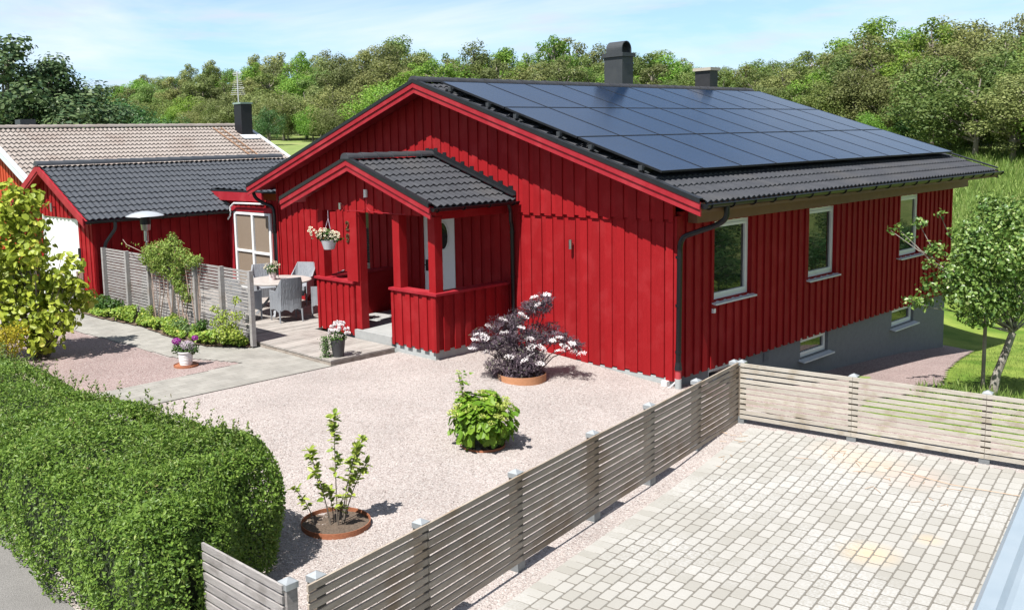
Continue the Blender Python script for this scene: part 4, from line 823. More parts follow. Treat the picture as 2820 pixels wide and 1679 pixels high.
# ------------------------------------------------------------------ furniture on the deck
DZ = .335
tb = thing('garden_table', 'round pale garden table on the deck', 'table', (-9.1, -1.4, DZ))
g = MB(); g.lathe([(0, .70), (.68, .70), (.72, .715), (.72, .735), (.68, .745), (0, .745)], (-9.1, -1.4, DZ), 48); g.build('tabletop', TTOP, tb)
g = MB()
for k in range(4): a = math.pi/4+k*math.pi/2; g.beam((-9.1+.5*math.cos(a), -1.4+.5*math.sin(a), DZ), (-9.1-.35*math.cos(a)*.3, -1.4-.35*math.sin(a)*.3, DZ+.7), .05, .05)
g.build('table_frame', RATTAN, tb)
def make_chair(label):
    t = thing('rattan_chair', label, 'chair', (0, 0, DZ), 0, 'grey rattan chairs round the table')
    n = 16; sh = MB(); vs = []; K = 6
    # wrap-round back: from left arm front, round the back, to right arm front (chair faces +x)
    path = []
    for i in range(n+1):
        u = -1+2*i/n; au = abs(u)
        if au < .45: x = -.27-.02*(1-(au/.45)**2); y = u/.45*.25
        else: k = (au-.45)/.55; x = -.27+.5*k; y = math.copysign(.25+.04*math.sin(k*math.pi/2), u)
        top = .93 if au < .42 else (.93-(.93-.64)*min(1, (au-.42)/.16) if au < .58 else .64-.02*(au-.58))
        bot = .2+.07*math.sin(math.pi*min(1, au/.45)) if au < .45 else .2+.06*math.sin(math.pi*(au-.45)/.55)
        path.append((x, y, bot, top))
    for th_ in (0, .035):
        for (x, y, b, tp) in path:
            L = math.hypot(x+.0, y); nx, ny = (x/L, y/L) if L else (0, 0)
            for k in range(K+1):
                f = k/K; z = b+(tp-b)*f; lean = -.09*max(0, (z-.42)/.5)*(1 if abs(y) < .27 and x < -.2 else .0); fl = 1+.06*max(0, f-.5)
                vs.append((x-nx*th_+lean, y*fl-ny*th_, z))
    m_ = (n+1)*(K+1); fs = []
    for i in range(n):
        for k in range(K):
            a = i*(K+1)+k; fs.append((a, a+K+1, a+K+2, a+1)); fs.append((m_+a, m_+a+1, m_+a+K+2, m_+a+K+1))
        a = i*(K+1)+K; fs.append((a, a+K+1, m_+a+K+1, m_+a)); a = i*(K+1); fs.append((a, m_+a, m_+a+K+1, a+K+1))
    for i in (0, n):
        for k in range(K): a = i*(K+1)+k; fs.append((a, a+1, m_+a+1, m_+a))
    sh.add(vs, fs); sh.build('backrest_shell', RATTAN, t, world=False)
    s = MB(); s.box((-.24, -.235, .38), (.25, .235, .45)); s.box((.235, -.23, .24), (.25, .23, .38)); s.build('seat', RATTAN, t, world=False)
    for (x, y) in ((-.27, -.24), (-.27, .24), (.22, -.27), (.22, .27)):
        l = MB(); l.tube([(x-(.03 if x < 0 else 0), y, 0), (x, y, .26)], [.016, .022], 8); l.build('leg', RATTAN, t, world=False)
    return t
def copy_tree(o, parent=None):
    c = o.copy(); COL.objects.link(c); OFF[c.name] = OFF.get(o.name, Vector())
    if parent: c.parent = parent
    for k in list(o.children): copy_tree(k, c)
    return c
ch0 = make_chair('grey rattan armchair in the foreground of the table, back to the viewer')
chairs = [(-8.3, -1.72, 165), (-8.98, -2.32, 100), (-8.25, -.75, 215), (-9.75, -.42, 300), (-10.15, -1.05, 345)]
clab = ['grey rattan armchair in the foreground of the table, back to the viewer', 'grey rattan armchair half hidden by the end post of the slat screen', 'grey rattan armchair between the table and the red porch half wall', 'grey rattan armchair beyond the table, against the red house wall', 'grey rattan armchair beyond the table, in front of the patio door']
for i, (x, y, a) in enumerate(chairs):
    c = ch0 if i == 0 else copy_tree(ch0); c.location = (x, y, DZ); c.rotation_euler = (0, 0, R_(a)); c['label'] = clab[i]
# patio heater
hx, hy = -12.2, -2.9
ht = thing('patio_heater', 'tall patio heater with round silver hood behind the slat screen', 'patio heater', (hx, hy, DZ))
g = MB(); g.lathe([(.0, 2.235), (.14, 2.22), (.28, 2.19), (.42, 2.13), (.43, 2.12), (.41, 2.12), (.27, 2.17), (0, 2.2)], (hx, hy, DZ-.02), 40); g.build('hood', HEATM, ht, smooth=True)
g = MB(); g.lathe([(.0, 2.17), (.12, 2.17), (.12, 1.93), (0, 1.93)], (hx, hy, DZ-.02), 24); g.build('burner_screen', BLACK, ht)
g = MB(); g.lathe([(.0, 1.93), (.115, 1.93), (.1, 1.8), (.05, 1.78), (.055, 1.55), (.03, 1.52), (0, 1.5)], (hx, hy, DZ-.02), 24); g.build('burner', STEEL, ht)
g = MB(); g.tube([(hx, hy, DZ), (hx, hy, DZ+1.55)], .028, 12); g.build('pole', STEEL, ht)
g = MB(); g.lathe([(0, .8), (.16, .78), (.19, .05), (.24, 0), (0, 0)], (hx, hy, DZ), 24); g.build('base', STEEL, ht)
g = MB(); g.tube([(-8.3, -2.9, DZ), (-8.3, -2.9, 2.55)], .008, 6); 
g = MB(); g.tube([(-9.4, -1.2, DZ+.74), (-9.4, -1.2, 2.05)], .009, 6)
tag(g.build('parasol_rod', DGREY), 'thin dark rod standing up behind the slat screen', 'rod')
# ------------------------------------------------------------------ FOLIAGE
QUAD = (np.array([[-.5, -.35, 0], [.1, -.5, .04], [.5, .3, 0], [-.2, .5, .04]]), np.array([[0, 1, 2, 3]]))
LEAF = (np.array([[0, 0, 0], [.3, .24, .07], [.7, .2, .06], [1, 0, -.04], [.7, -.2, .06], [.3, -.24, .07]]), np.array([[0, 1, 2, 3], [0, 3, 4, 5]]))
ROUND = (np.array([[0, 0, 0], [.25, .36, .06], [.72, .34, .05], [1, 0, -.06], [.72, -.34, .05], [.25, -.36, .06]]), np.array([[0, 1, 2, 3], [0, 3, 4, 5]]))
THIN = (np.array([[0, 0, 0], [.5, .08, .0], [1, 0, -.08], [.5, -.08, 0]]), np.array([[0, 1, 2, 3]]))
BLADE = (np.array([[0, -.04, 0], [0, .04, 0], [.6, .025, .05], [1, 0, .2]]), np.array([[0, 1, 2, 3]]))
def leaf_arrays(pos, nrm, size, tm=LEAF, jit=.5, rng=None, tdir=None, tj=1.0):
    rng = rng or RNG; pos = np.asarray(pos, float); n = len(pos); T, Fc = tm
    N_ = np.asarray(nrm, float)+rng.normal(0, jit, (n, 3)); N_ /= np.linalg.norm(N_, axis=1)[:, None]+1e-9
    t = rng.normal(0, 1, (n, 3)) if tdir is None else np.asarray(tdir, float)+rng.normal(0, tj, (n, 3))
    t -= N_*(t*N_).sum(1)[:, None]; t /= np.linalg.norm(t, axis=1)[:, None]+1e-9; b = np.cross(N_, t)
    s = np.broadcast_to(np.asarray(size, float), (n,))[:, None, None]
    V = pos[:, None, :]+s*(T[None, :, 0:1]*t[:, None, :]+T[None, :, 1:2]*b[:, None, :]+T[None, :, 2:3]*N_[:, None, :])
    k = len(T); F = (np.arange(n)[:, None, None]*k+Fc[None]).reshape(-1, Fc.shape[1]); return V.reshape(-1, 3), F
def leaves(name, mat, parent, *a, world=True, **k):
    V, F = leaf_arrays(*a, **k); return npmesh(name, V, F, mat, parent, world=world)
def multi(name, mats, parent, parts, world=True):
    Vs, Fs, mi, b = [], [], [], 0
    for q, (V, F) in enumerate(parts): Vs.append(V); Fs.append(F+b); mi += [q]*len(F); b += len(V)
    return npmesh(name, np.concatenate(Vs), np.concatenate(Fs), mats, parent, world=world, mi=mi)
def sph(n, rng=None):
    rng = rng or RNG; v = rng.normal(0, 1, (n, 3)); return v/np.linalg.norm(v, axis=1)[:, None]
def blobs_cloud(C, Rr, n, rng=None, flat=.8, shell=.75):
    """points and outward normals on a set of blobs"""
    rng = rng or RNG; C = np.asarray(C, float); Rr = np.asarray(Rr, float); p = Rr**2/np.sum(Rr**2); i = rng.choice(len(C), n, p=p); d = sph(n, rng)
    r = Rr[i]*(shell+(1-shell)*rng.random(n)**.5)*(1+.12*rng.normal(0, 1, n)); P = C[i]+d*r[:, None]*np.array([1, 1, flat]); return P, d+np.array([0, 0, .35])
def limb(mb, p, q, r0, r1, wob=.05, seg=5, n=7, rng=random):
    p, q = Vector(p), Vector(q); L = (q-p).length; pts = [p]
    for i in range(1, seg): t = i/seg; pts.append(p.lerp(q, t)+Vector((rng.uniform(-1, 1), rng.uniform(-1, 1), rng.uniform(-.5, .5)))*wob*L)
    pts.append(q); mb.tube(pts, [r0+(r1-r0)*i/seg for i in range(seg+1)], n); return pts
# ---- hedge
def hedge():
    t = thing('hedge', 'big clipped dark green privet hedge along the road', 'hedge', (-4, -8.8, 0))
    out = [(-15, -9.62), (-15, -7.9), (-9, -7.95), (-4, -8.1), (-2.2, -8.05), (-.9, -7.85), (.0, -7.62), (.55, -7.68), (.95, -8.0), (1.2, -8.5), (1.6, -8.95), (1.88, -9.25), (1.75, -9.6)]
    P = np.array(out, float); n = len(P); Z = 1.17
    rng = np.random.default_rng(5); Ps = []; Ns = []
    seg = np.roll(P, -1, 0)-P; Ln = np.linalg.norm(seg, axis=1)
    def bump(x, y, z): return .05*np.sin(x*2.3+y*1.7)+.045*np.sin(x*5.1-y*3.3+z*4)+.03*np.sin(x*9+z*7)
    for i in range(n):
        if i == 0: continue
        dens = 3400 if P[i][0] > -3.5 or P[(i+1) % n][0] > -3.5 else 450
        if i >= 4: dens = 5200
        if i == n-1: dens = 2400
        m = int(Ln[i]*1.2*dens); u = rng.random(m); z = rng.random(m)**.85*(Z-.03)+.03
        c = P[i]+seg[i]*u[:, None]; nn = np.array([-seg[i][1], seg[i][0]])/Ln[i]
        if i == n-1:
            keep = (c[:, 0] > -4) | (rng.random(m) < .3); c, z = c[keep], z[keep]; m = len(c)
        off = .1*np.sin(np.clip(z/Z, 0, 1)*np.pi)+bump(c[:, 0], c[:, 1], z)-.2*np.clip((z-.7)/.47, 0, 1)**2-.1*rng.random(m)**2
        Ps.append(np.stack([c[:, 0]+nn[0]*off, c[:, 1]+nn[1]*off, z], 1)); Ns.append(np.tile([nn[0], nn[1], .35], (m, 1)))
    def inside(x, y):
        c = np.zeros(x.shape, bool)
        for i in range(n):
            xa, ya = P[i]; xb, yb = P[(i+1) % n]; c ^= ((ya > y) != (yb > y)) & (x < (xb-xa)*(y-ya)/(yb-ya+1e-12)+xa)
        return c
    for (x0, x1, dens) in ((-15, -6, 1300), (-6, -2.5, 3000), (-2.5, 2.0, 4800)):
        m = int((x1-x0)*2.2*dens); x = rng.uniform(x0, x1, m); y = rng.uniform(-9.7, -7.5, m); k = inside(x, y); x, y = x[k], y[k]
        dm = np.full(len(x), 9.)
        for q in range(1, n):
            a_, s_ = P[q], seg[q]; u_ = np.clip(((x-a_[0])*s_[0]+(y-a_[1])*s_[1])/(Ln[q]**2), 0, 1); dm = np.minimum(dm, np.hypot(x-a_[0]-s_[0]*u_, y-a_[1]-s_[1]*u_))
        z = Z+bump(x, y, 0)*.9-.1*rng.random(len(x))**2-.17*(1-np.clip(dm/.42, 0, 1))**2; Ps.append(np.stack([x, y, z], 1)); Ns.append(np.tile([0, 0, 1.], (len(x), 1)))
    Pp = np.concatenate(Ps); Nn = np.concatenate(Ns)
    a = leaf_arrays(Pp, Nn, rng.uniform(.022, .048, len(Pp)), LEAF, .75, rng)
    # young shoots standing out of the top
    m = 1500; x = rng.uniform(-9, 1.3, m); y = rng.uniform(-9.5, -7.6, m); k = inside(x, y); x, y = x[k], y[k]; edge = rng.random(len(x)) < np.where(y > -8.35, .9, .25); x, y = x[edge], y[edge]
    dm = np.full(len(x), 9.)
    for q in range(1, n):
        a_, s_ = P[q], seg[q]; u_ = np.clip(((x-a_[0])*s_[0]+(y-a_[1])*s_[1])/(Ln[q]**2), 0, 1); dm = np.minimum(dm, np.hypot(x-a_[0]-s_[0]*u_, y-a_[1]-s_[1]*u_))
    x, y, dm = x[dm > .06], y[dm > .06], dm[dm > .06]; zs = Z-.06-.17*(1-np.clip(dm/.42, 0, 1))**2
    sp = []; 
    for xx, yy, z0_ in zip(x, y, zs):
        h = rng.uniform(.05, .2) if rng.random() < .85 else rng.uniform(.2, .3); dx, dy = rng.normal(0, .18, 2); q = int(h/.014)+3
        tt = rng.random(q); sp.append(np.stack([xx+dx*h*tt, yy+dy*h*tt, z0_+(h+.05)*tt], 1))
    sp = np.concatenate(sp); b = leaf_arrays(sp, np.tile([0, 0, .6], (len(sp), 1)), rng.uniform(.025, .045, len(sp)), LEAF, .7, rng, np.tile([0, 0, 1.], (len(sp), 1)), .6)
    multi('hedge_foliage', [L_HEDGE, L_HEDGET], t, [a, b])
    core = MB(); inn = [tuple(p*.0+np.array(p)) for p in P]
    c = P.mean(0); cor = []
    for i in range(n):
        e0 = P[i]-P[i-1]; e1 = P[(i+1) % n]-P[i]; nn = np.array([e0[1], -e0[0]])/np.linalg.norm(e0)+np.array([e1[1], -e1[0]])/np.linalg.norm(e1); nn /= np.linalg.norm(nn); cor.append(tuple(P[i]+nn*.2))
    core.prism(cor, .02, Z-.2, lambda a, b, h: (a, b, h)); core.build('hedge_shade_core', M('core_shade_green', (.02, .035, .01), (.035, .055, .018), 20, .95, .8, 40), t)  # solid core; shade inside the hedge is put into its dark colour
hedge()
# ---- rings with plants
def ring_planter(x, y, r, h, label, mat, z0=None, group=None):
    z = float(Tz(x, y)); t = thing('ring_planter', label, 'planter', (x, y, z))
    g = MB(); g.lathe([(r-.006, h), (r, h), (r, -.05), (r-.006, -.05), (r-.006, h)], (x, y, z), 56); g.build('steel_ring', mat, t, smooth=False)
    g = MB(); vs = [(x, y, z+h*.55)]; 
    for q, rad in enumerate((.33, .66, .985)):
        for k in range(32): a = 2*math.pi*k/32; vs.append((x+r*rad*math.cos(a), y+r*rad*math.sin(a), z+h*.5+random.uniform(-.008, .01)))
    fs = [(0, 1+k, 1+(k+1) % 32) for k in range(32)]+[(1+q*32+k, 1+(q+1)*32+k, 1+(q+1)*32+(k+1) % 32, 1+q*32+(k+1) % 32) for q in range(2) for k in range(32)]
    g.add(vs, fs); g.build('soil', SOIL, t, smooth=True); return t
ring_planter(.58, -6.93, .36, .085, 'low rusty steel ring with bare soil around the young magnolia', CORTEN)
ring_planter(-.12, -4.1, .29, .05, 'low rusty steel ring sunk in gravel under the lime green hydrangea', CORTEN)
ring_planter(-1.8, -1.55, .39, .13, 'orange steel ring in pale gravel under the black elder', CORTENL)
def magnolia():
    bx, by, bz = .58, -6.93, .04; t = thing('young_magnolia', 'young multi-stemmed bush with sparse lime leaves in the open soil ring', 'shrub', (bx, by, bz)); g = MB(); rg = random.Random(9); P = []; D = []
    # screen-ish directions: right = (.67,.74)
    R = Vector((.668, .744, 0)); B = Vector((-.744, .668, 0))
    for (dx, db, h, sx) in ((.02, 0, 1.17, .01), (-.26, .05, .78, .0), (-.2, -.06, .6, 0), (.25, .0, .82, 0), (.33, .08, .62, 0), (-.42, 0, .4, -.12), (.1, -.1, .35, 0), (-.08, .1, .35, 0), (.3, .12, .88, .0)):
        base = Vector((bx, by, bz))+R*(sx+dx*.25)+B*db*.3; tip = Vector((bx, by, bz))+R*dx+B*db+Vector((0, 0, h)); mid = base.lerp(tip, .5)+Vector((0, 0, .08*h))-R*dx*.15
        pts = [base*(1-u)**2+mid*2*u*(1-u)+tip*u*u for u in [i/8 for i in range(9)]]; g.tube(pts, [.008-.005*i/8 for i in range(9)], 6)
        for i in range(int(h*46)):
            u = rg.uniform(.28, 1)**.75; q = base*(1-u)**2+mid*2*u*(1-u)+tip*u*u; a = rg.uniform(0, 6.28); P.append(q); D.append((math.cos(a), math.sin(a), rg.uniform(.2, 1.1)))
            if u > .8: P.append(q+Vector((0, 0, .01))); D.append((math.cos(a+2), math.sin(a+2), .8))
    g.build('stems', BARK, t); n = len(P); rng = np.random.default_rng(3)
    leaves('leaves', L_SHR, t, np.array(P), np.tile([0, 0, 1.], (n, 1)), rng.uniform(.055, .11, n), LEAF, .45, rng, np.array(D), .35)
magnolia()
def hydrangea():
    bx, by, bz = -.12, -4.1, .03; t = thing('hydrangea', 'round lime green hydrangea bush with budding flower heads on the gravel', 'shrub', (bx, by, bz)); rng = np.random.default_rng(8)
    g = MB()
    for k in range(16): a = rng.uniform(0, 6.28); r = rng.uniform(.1, .32); g.tube([(bx+.1*math.cos(a), by+.1*math.sin(a), bz), (bx+r*math.cos(a), by+r*math.sin(a), bz+.6)], .006, 5)
    g.tube([(bx-.1, by-.12, bz+.3), (bx-.16, by-.19, bz+.75), (bx-.2, by-.22, bz+1.0)], .005, 5); g.build('stems', BARK, t)
    n = 950; d = sph(n, rng); d[:, 2] = np.where(d[:, 2] < -.7, -d[:, 2], d[:, 2]); r = .86+.16*np.sin(d[:, 0]*7+1)*np.sin(d[:, 1]*6)+.12*rng.normal(0, .6, n)
    P = np.array([bx, by, bz+.37])+d*np.array([.43, .43, .38])*r[:, None]*(.75+.25*rng.random(n)[:, None]); tip = np.stack([rng.normal(-.14, .05, 60)+bx, rng.normal(-.17, .05, 60)+by, bz+.6+rng.random(60)*.42], 1)
    P = np.concatenate([P, tip]); Nn = np.concatenate([d+[0, 0, .8], np.tile([0, 0, 1.], (60, 1))]); out = P-np.array([bx, by, bz+.5]); out[:, 2] -= .25
    a = leaf_arrays(P, Nn, np.concatenate([rng.uniform(.075, .13, n), rng.uniform(.04, .06, 60)]), ROUND, .35, rng, out/np.linalg.norm(out, axis=1)[:, None], .35)
    o = npmesh('leaves', *a, L_HYD, t)
    Q = []; NN = []
    for k in range(52):
        dd = sph(1, rng)[0]; dd[2] = abs(dd[2])*.8+.05; c = np.array([bx, by, bz+.42])+dd*np.array([.41, .41, .33])*1.03; m = 40; e = sph(m, rng); Q.append(c+e*.045*np.array([1, 1, .6])); NN.append(e)
    for k in range(6): c = np.array([bx-.14-.01*k, by-.17-.01*k, bz+.65+.07*k]); e = sph(14, rng); Q.append(c+e*.028); NN.append(e)
    Q = np.concatenate(Q); NN = np.concatenate(NN); leaves('flower_heads', L_LIME, t, Q, NN, rng.uniform(.012, .022, len(Q)), QUAD, .4, rng)
hydrangea()
def elder():
    bx, by, bz = -1.8, -1.55, .1; t = thing('black_elder', 'dark purple lace-leaved elder with flat pinkish white flowers', 'shrub', (bx, by, bz)); rng = np.random.default_rng(12); rg = random.Random(2)
    R = Vector((.668, .744, 0)); B = Vector((-.744, .668, 0)); g = MB()
    # (right, back, height, radius) of foliage clusters, metres from the base
    cl = [(-.2, 0, .18, .26), (.12, .0, .2, .24), (-.42, -.05, .32, .17), (-.05, 0, .45, .25), (.1, .05, .62, .25), (-.3, 0, .68, .24), (-.55, .0, .66, .2), (-.66, .05, .78, .14), (-.1, .0, .83, .24), (.22, .1, .8, .2), (.4, 0, .72, .17), (.6, .05, .7, .18), (.78, 0, .62, .15), (.9, .05, .55, .12), (-.4, 0, .95, .16), (.0, .1, 1.05, .18), (.25, .05, 1.18, .17), (.38, .1, 1.32, .15), (.15, 0, 1.25, .13), (-.15, 0, .98, .18), (.25, 0, .42, .18), (-.28, .1, .5, .2), (.05, 0, .3, .3), (.5, .1, .86, .12), (-.72, 0, .6, .1), (.42, .1, 1.2, .12)]
    C = []; Rr = []
    for (a, b, h, r) in cl:
        p = Vector((bx, by, bz))+R*a+B*b+Vector((0, 0, h)); C.append(p[:]); Rr.append(r)
        if h > .3:
            s = Vector((bx, by, bz))+R*a*.12; g.tube([s, s.lerp(p, .5)+Vector((0, 0, .12)), p], [.012, .009, .004], 6)
    g.build('stems', M('purple_twig', (.06, .03, .035), None), t)
    n = 3600; P, Nn = blobs_cloud(C, Rr, n, rng, .75, .35)
    # each frond: 5 thin leaflets in a fan
    PP = np.repeat(P, 5, 0)+rng.normal(0, .006, (n*5, 3)); NN = np.repeat(Nn, 5, 0); D = np.repeat(sph(n, rng)*.6+Nn*.8, 5, 0)+rng.normal(0, .5, (n*5, 3))
    a = leaf_arrays(PP, NN, rng.uniform(.045, .085, n*5), THIN, .4, rng, D, .1)
    npmesh('leaves', *a, L_ELD, t)
    fl = [(-.72, .86), (-.55, .95), (-.62, .8), (-.78, .76), (-.83, .62), (-.6, .55), (-.3, 1.06), (.02, 1.13), (.2, 1.42), (.42, 1.44), (.26, 1.27), (-.02, .93), (.12, .75), (.33, .6), (.5, .7), (.62, .75), (.62, .55), (.82, .66), (.84, .53), (.98, .5), (-.22, .48), (.12, .47), (.03, .42), (.28, .36), (-.3, .86), (.7, .62), (.15, .62)]
    Q = []; NN = []
    for (a, h) in fl:
        c = np.array((Vector((bx, by, bz))+R*a*.95-B*rg.uniform(.13, .24)+Vector((0, 0, h+.01)))[:]); m = 90; rad = rg.uniform(.06, .088)*np.sqrt(rng.random(m)); th = rng.random(m)*6.28; tilt = rng.normal(0, .25, 2)
        x = rad*np.cos(th); y = rad*np.sin(th); Q.append(c+np.stack([x, y, tilt[0]*x+tilt[1]*y+rng.normal(0, .01, m)-rad*rad*3], 1)); NN.append(np.tile([tilt[0]*-1, tilt[1]*-1-.5, .8], (m, 1)))
    Q = np.concatenate(Q); NN = np.concatenate(NN); leaves('flowers', L_WHITEF, t, Q, NN, rng.uniform(.009, .018, len(Q)), QUAD, .35, rng)
elder()
# ---- pots
def pot_flowers(name, label, cat, x, y, z, r, h, potmat, r2=None):
    t = thing(name, label, cat, (x, y, z)); r2 = r2 or r*.72
    g = MB(); g.lathe([(0, .004), (r2, 0), (r*.93, h*.7), (r, h), (r-.012, h), (r-.02, h-.03), (0, h-.03)], (x, y, z), 32); g.build('pot', potmat, t); return t
zz = float(Tz(-6.45, -4.98))
pl = thing('rust_plate', 'round rust-coloured plate on gravel under the white ribbed pot', 'plate', (-6.45, -4.98, zz)); g = MB(); g.lathe([(0, .03), (.2, .035), (.205, .05), (.21, .05), (.21, 0), (0, 0)], (-6.45, -4.98, zz+.02), 40); g.build('plate_disc', CORTEN, pl)
t = thing('flower_pot', 'white ribbed pot with purple and lilac flowers on a rust plate', 'potted plant', (-6.45, -4.98, zz+.055)); g = MB(); prof = [(0, 0), (.095, 0)]
for i in range(8): z = .01+i*.026; r = .1+.028*i/8; prof += [(r, z), (r+.006, z+.013), (r, z+.024)]
prof += [(.142, .225), (.142, .245), (.128, .245), (.122, .21), (0, .21)]; g.lathe(prof, (-6.45, -4.98, zz+.055), 36); g.build('pot', WPOT, t)
rng = np.random.default_rng(21); c = np.array([-6.45, -4.98, zz+.055+.27])
P, Nn = blobs_cloud([c+[0, 0, 0], c+[.08, .09, .02], c-[.08, .09, -.02]], [.12, .11, .1], 420, rng); leaves('leaves', L_DKG, t, P, Nn, rng.uniform(.04, .06, len(P)), LEAF, .5, rng)
def tuft(cc, r, m, s=.02): e = sph(m, rng); return cc+e*r*np.array([1, 1, .7]), e
a, b = tuft(c+np.array([-.09, -.11, .15]), .075, 260); a2, b2 = tuft(c+np.array([.12, .13, .2]), .055, 160); leaves('purple_flowers', L_MAG, t, np.concatenate([a, a2]), np.concatenate([b, b2]), .024, QUAD, .4, rng)
a, b = tuft(c+np.array([.04, .03, .07]), .12, 420); leaves('lilac_flowers', L_LILAC, t, a, b, .02, QUAD, .4, rng)
x, y = -4.72, -3.02; t = pot_flowers('flower_pot', 'black pot with white flowers and trailing green on the deck corner', 'potted plant', x, y, DZ, .13, .3, BPOT)
c = np.array([x, y, DZ+.3]); P, Nn = blobs_cloud([c+[0, 0, .04]], [.14], 260, rng); leaves('leaves', L_DKG, t, P, Nn, .045, LEAF, .5, rng)
Q = []; NN = []
for k in range(34):
    d = sph(1, rng)[0]; d[2] = abs(d[2]); e = sph(30, rng); cc = c+np.array([.02, .02, .1])+d*np.array([.17, .17, .2]); Q.append(cc+e*.028); NN.append(e)
leaves('white_flowers', L_WHITEF, t, np.concatenate(Q), np.concatenate(NN), .02, QUAD, .4, rng)
R = np.array([.668, .744, 0]); m = 1500; u = rng.random(m); P = c-R*(.12+.06*rng.random((m, 1)))-np.array([0, .02, 0])+np.stack([rng.normal(0, .035, m), rng.normal(0, .035, m)-.05, .06-.58*u], 1)*1.0
leaves('trailing_leaves', L_IVY, t, P, np.tile([-.5, -.7, .5], (m, 1)), rng.uniform(.018, .032, m), ROUND, .6, rng)
x, y = -9.15, -1.5; t = pot_flowers('flower_pot', 'pale pink pot with cream flowers on the garden table', 'potted plant', x, y, DZ+.747, .085, .17, PINKPOT, .07)
c = np.array([x, y, DZ+.747+.17]); P, Nn = blobs_cloud([c+[0, 0, .06]], [.13], 420, rng, 1.0, .4); leaves('leaves', L_DKG, t, P, Nn, .04, LEAF, .5, rng)
Q = []; NN = []
for k in range(42):
    d = sph(1, rng)[0]; d[2] = abs(d[2])*1.0; e = sph(16, rng); cc = c+[0, 0, .08]+d*np.array([.17, .17, .15])*rng.uniform(.8, 1.15); Q.append(cc+e*.014); NN.append(e)
leaves('cream_flowers', L_CREAM, t, np.concatenate(Q), np.concatenate(NN), .016, QUAD, .4, rng)
# hanging basket
x, y, z = -6.33, -1.98, 1.98; t = thing('hanging_basket', 'pale grey hanging pot of cream petunias under the porch beam', 'hanging basket', (x, y, z))
g = MB(); g.lathe([(0, .0), (.1, .0), (.155, .17), (.16, .175), (.148, .175), (.14, .15), (0, .15)], (x, y, z), 32); g.build('pot', GPOT, t)
g = MB()
for k in range(3): a = k*2.09; g.tube([(x+.13*math.cos(a), y+.13*math.sin(a), z+.17), (x, y, z+.58)], .004, 5)
g.tube([(x, y, z+.58), (x, y, z+.73)], .004, 5); g.build('hanger', M('lilac_hanger', (.5, .4, .5), None), t)
c = np.array([x, y, z+.22]); Rv = np.array([.668, .744, 0])
P, Nn = blobs_cloud([c, c+Rv*.14-[0, 0, .02], c-Rv*.13+[0, 0, .04], c+[0, 0, .08]], [.14, .12, .12, .12], 650, rng, .8, .3); leaves('leaves', L_DKG, t, P, Nn, rng.uniform(.03, .05, len(P)), ROUND, .5, rng)
Q, NN, Qd, Nd = [], [], [], []
for k in range(52):
    u = rng.uniform(-1, 1); d = np.array([0, 0, 1.])*rng.uniform(-.4, 1)+np.array([rng.uniform(.2, 1), -1, 0])*rng.uniform(.2, 1); d /= np.linalg.norm(d)
    cc = c+Rv*(u*.27-.05)+d*.12*np.array([1, 1, 1])+np.array([0, 0, .05-.06*u]); Q.append(cc); NN.append(d)
def petunia(Q, NN):
    V, F, V2, F2 = [], [], [], []; n = 0
    for c_, d in zip(Q, NN):
        d = Vector(d).normalized(); a = d.orthogonal().normalized(); b = d.cross(a); V.append(Vector(c_)); 
        for k in range(10): r = .027 if k % 2 else .022; t_ = k*math.pi/5; V.append(Vector(c_)+(a*math.cos(t_)+b*math.sin(t_))*r+d*.012)
        F += [(n, n+1+k, n+1+(k+1) % 10) for k in range(10)]; n += 11
        m = len(V2); V2.append(Vector(c_)+d*.006)
        for k in range(8): t_ = k*math.pi/4; V2.append(Vector(c_)+(a*math.cos(t_)+b*math.sin(t_))*.011+d*.009)
        F2 += [(m, m+1+k, m+1+(k+1) % 8) for k in range(8)]
    return V, F, V2, F2
V, F, V2, F2 = petunia(Q, NN); npmesh('petunias', [v[:] for v in V], F, L_PET, t); npmesh('petunia_throats', [v[:] for v in V2], F2, L_PETD, t)
# ---- climber, bed plants
def climber():
    t = thing('climbing_plant', 'untidy climbing plant with reddish tips over the slat screen', 'climbing plant', (-9.6, -3.5, .22)); rng = np.random.default_rng(31); rg = random.Random(6); g = MB()
    cl = [(-10.95, 1.62, .22), (-10.7, 1.75, .26), (-10.35, 1.8, .3), (-10.0, 1.85, .28), (-9.7, 1.95, .25), (-9.35, 1.8, .25), (-9.0, 1.7, .2), (-8.8, 1.72, .15), (-10.5, 1.5, .25), (-10.0, 1.45, .25), (-9.6, 1.3, .22), (-9.4, 1.1, .2), (-9.5, 1.5, .2), (-9.7, 2.15, .12), (-8.6, 1.78, .1), (-9.2, .95, .15), (-10.9, .5, .12), (-10.9, .3, .14), (-9.8, .45, .14), (-10.1, 1.7, .3)]
    for (x, z, r) in cl: g.tube([(x+rg.uniform(-.2, .2), -3.48, .25), (x+rg.uniform(-.3, .3), -3.47, .25+(z-.25)*.5), (x, -3.45, z)], [.013, .01, .005], 5)
    g.tube([(-10.9, -3.5, 1.7), (-11.3, -3.6, 1.82), (-11.8, -3.55, 1.86), (-12.1, -3.5, 1.95)], .006, 5); g.build('stems', M('pale_stem', (.3, .22, .18), (.4, .3, .25), 8), t)
    C = [(x, -3.5, z) for x, z, r in cl]; P, Nn = blobs_cloud(C, [r for _, _, r in cl], 6500, rng, .8, .3); P[:, 1] = -3.5+(P[:, 1]+3.5)*.75
    w = np.stack([rng.uniform(-12.1, -10.9, 14), np.full(14, -3.55), rng.uniform(1.78, 1.95, 14)], 1); P = np.concatenate([P, w]); Nn = np.concatenate([Nn, np.tile([0, -1, .5], (14, 1))])
    leaves('leaves', L_CLIMB, t, P, Nn, rng.uniform(.035, .065, len(P)), LEAF, .6, rng)
climber()
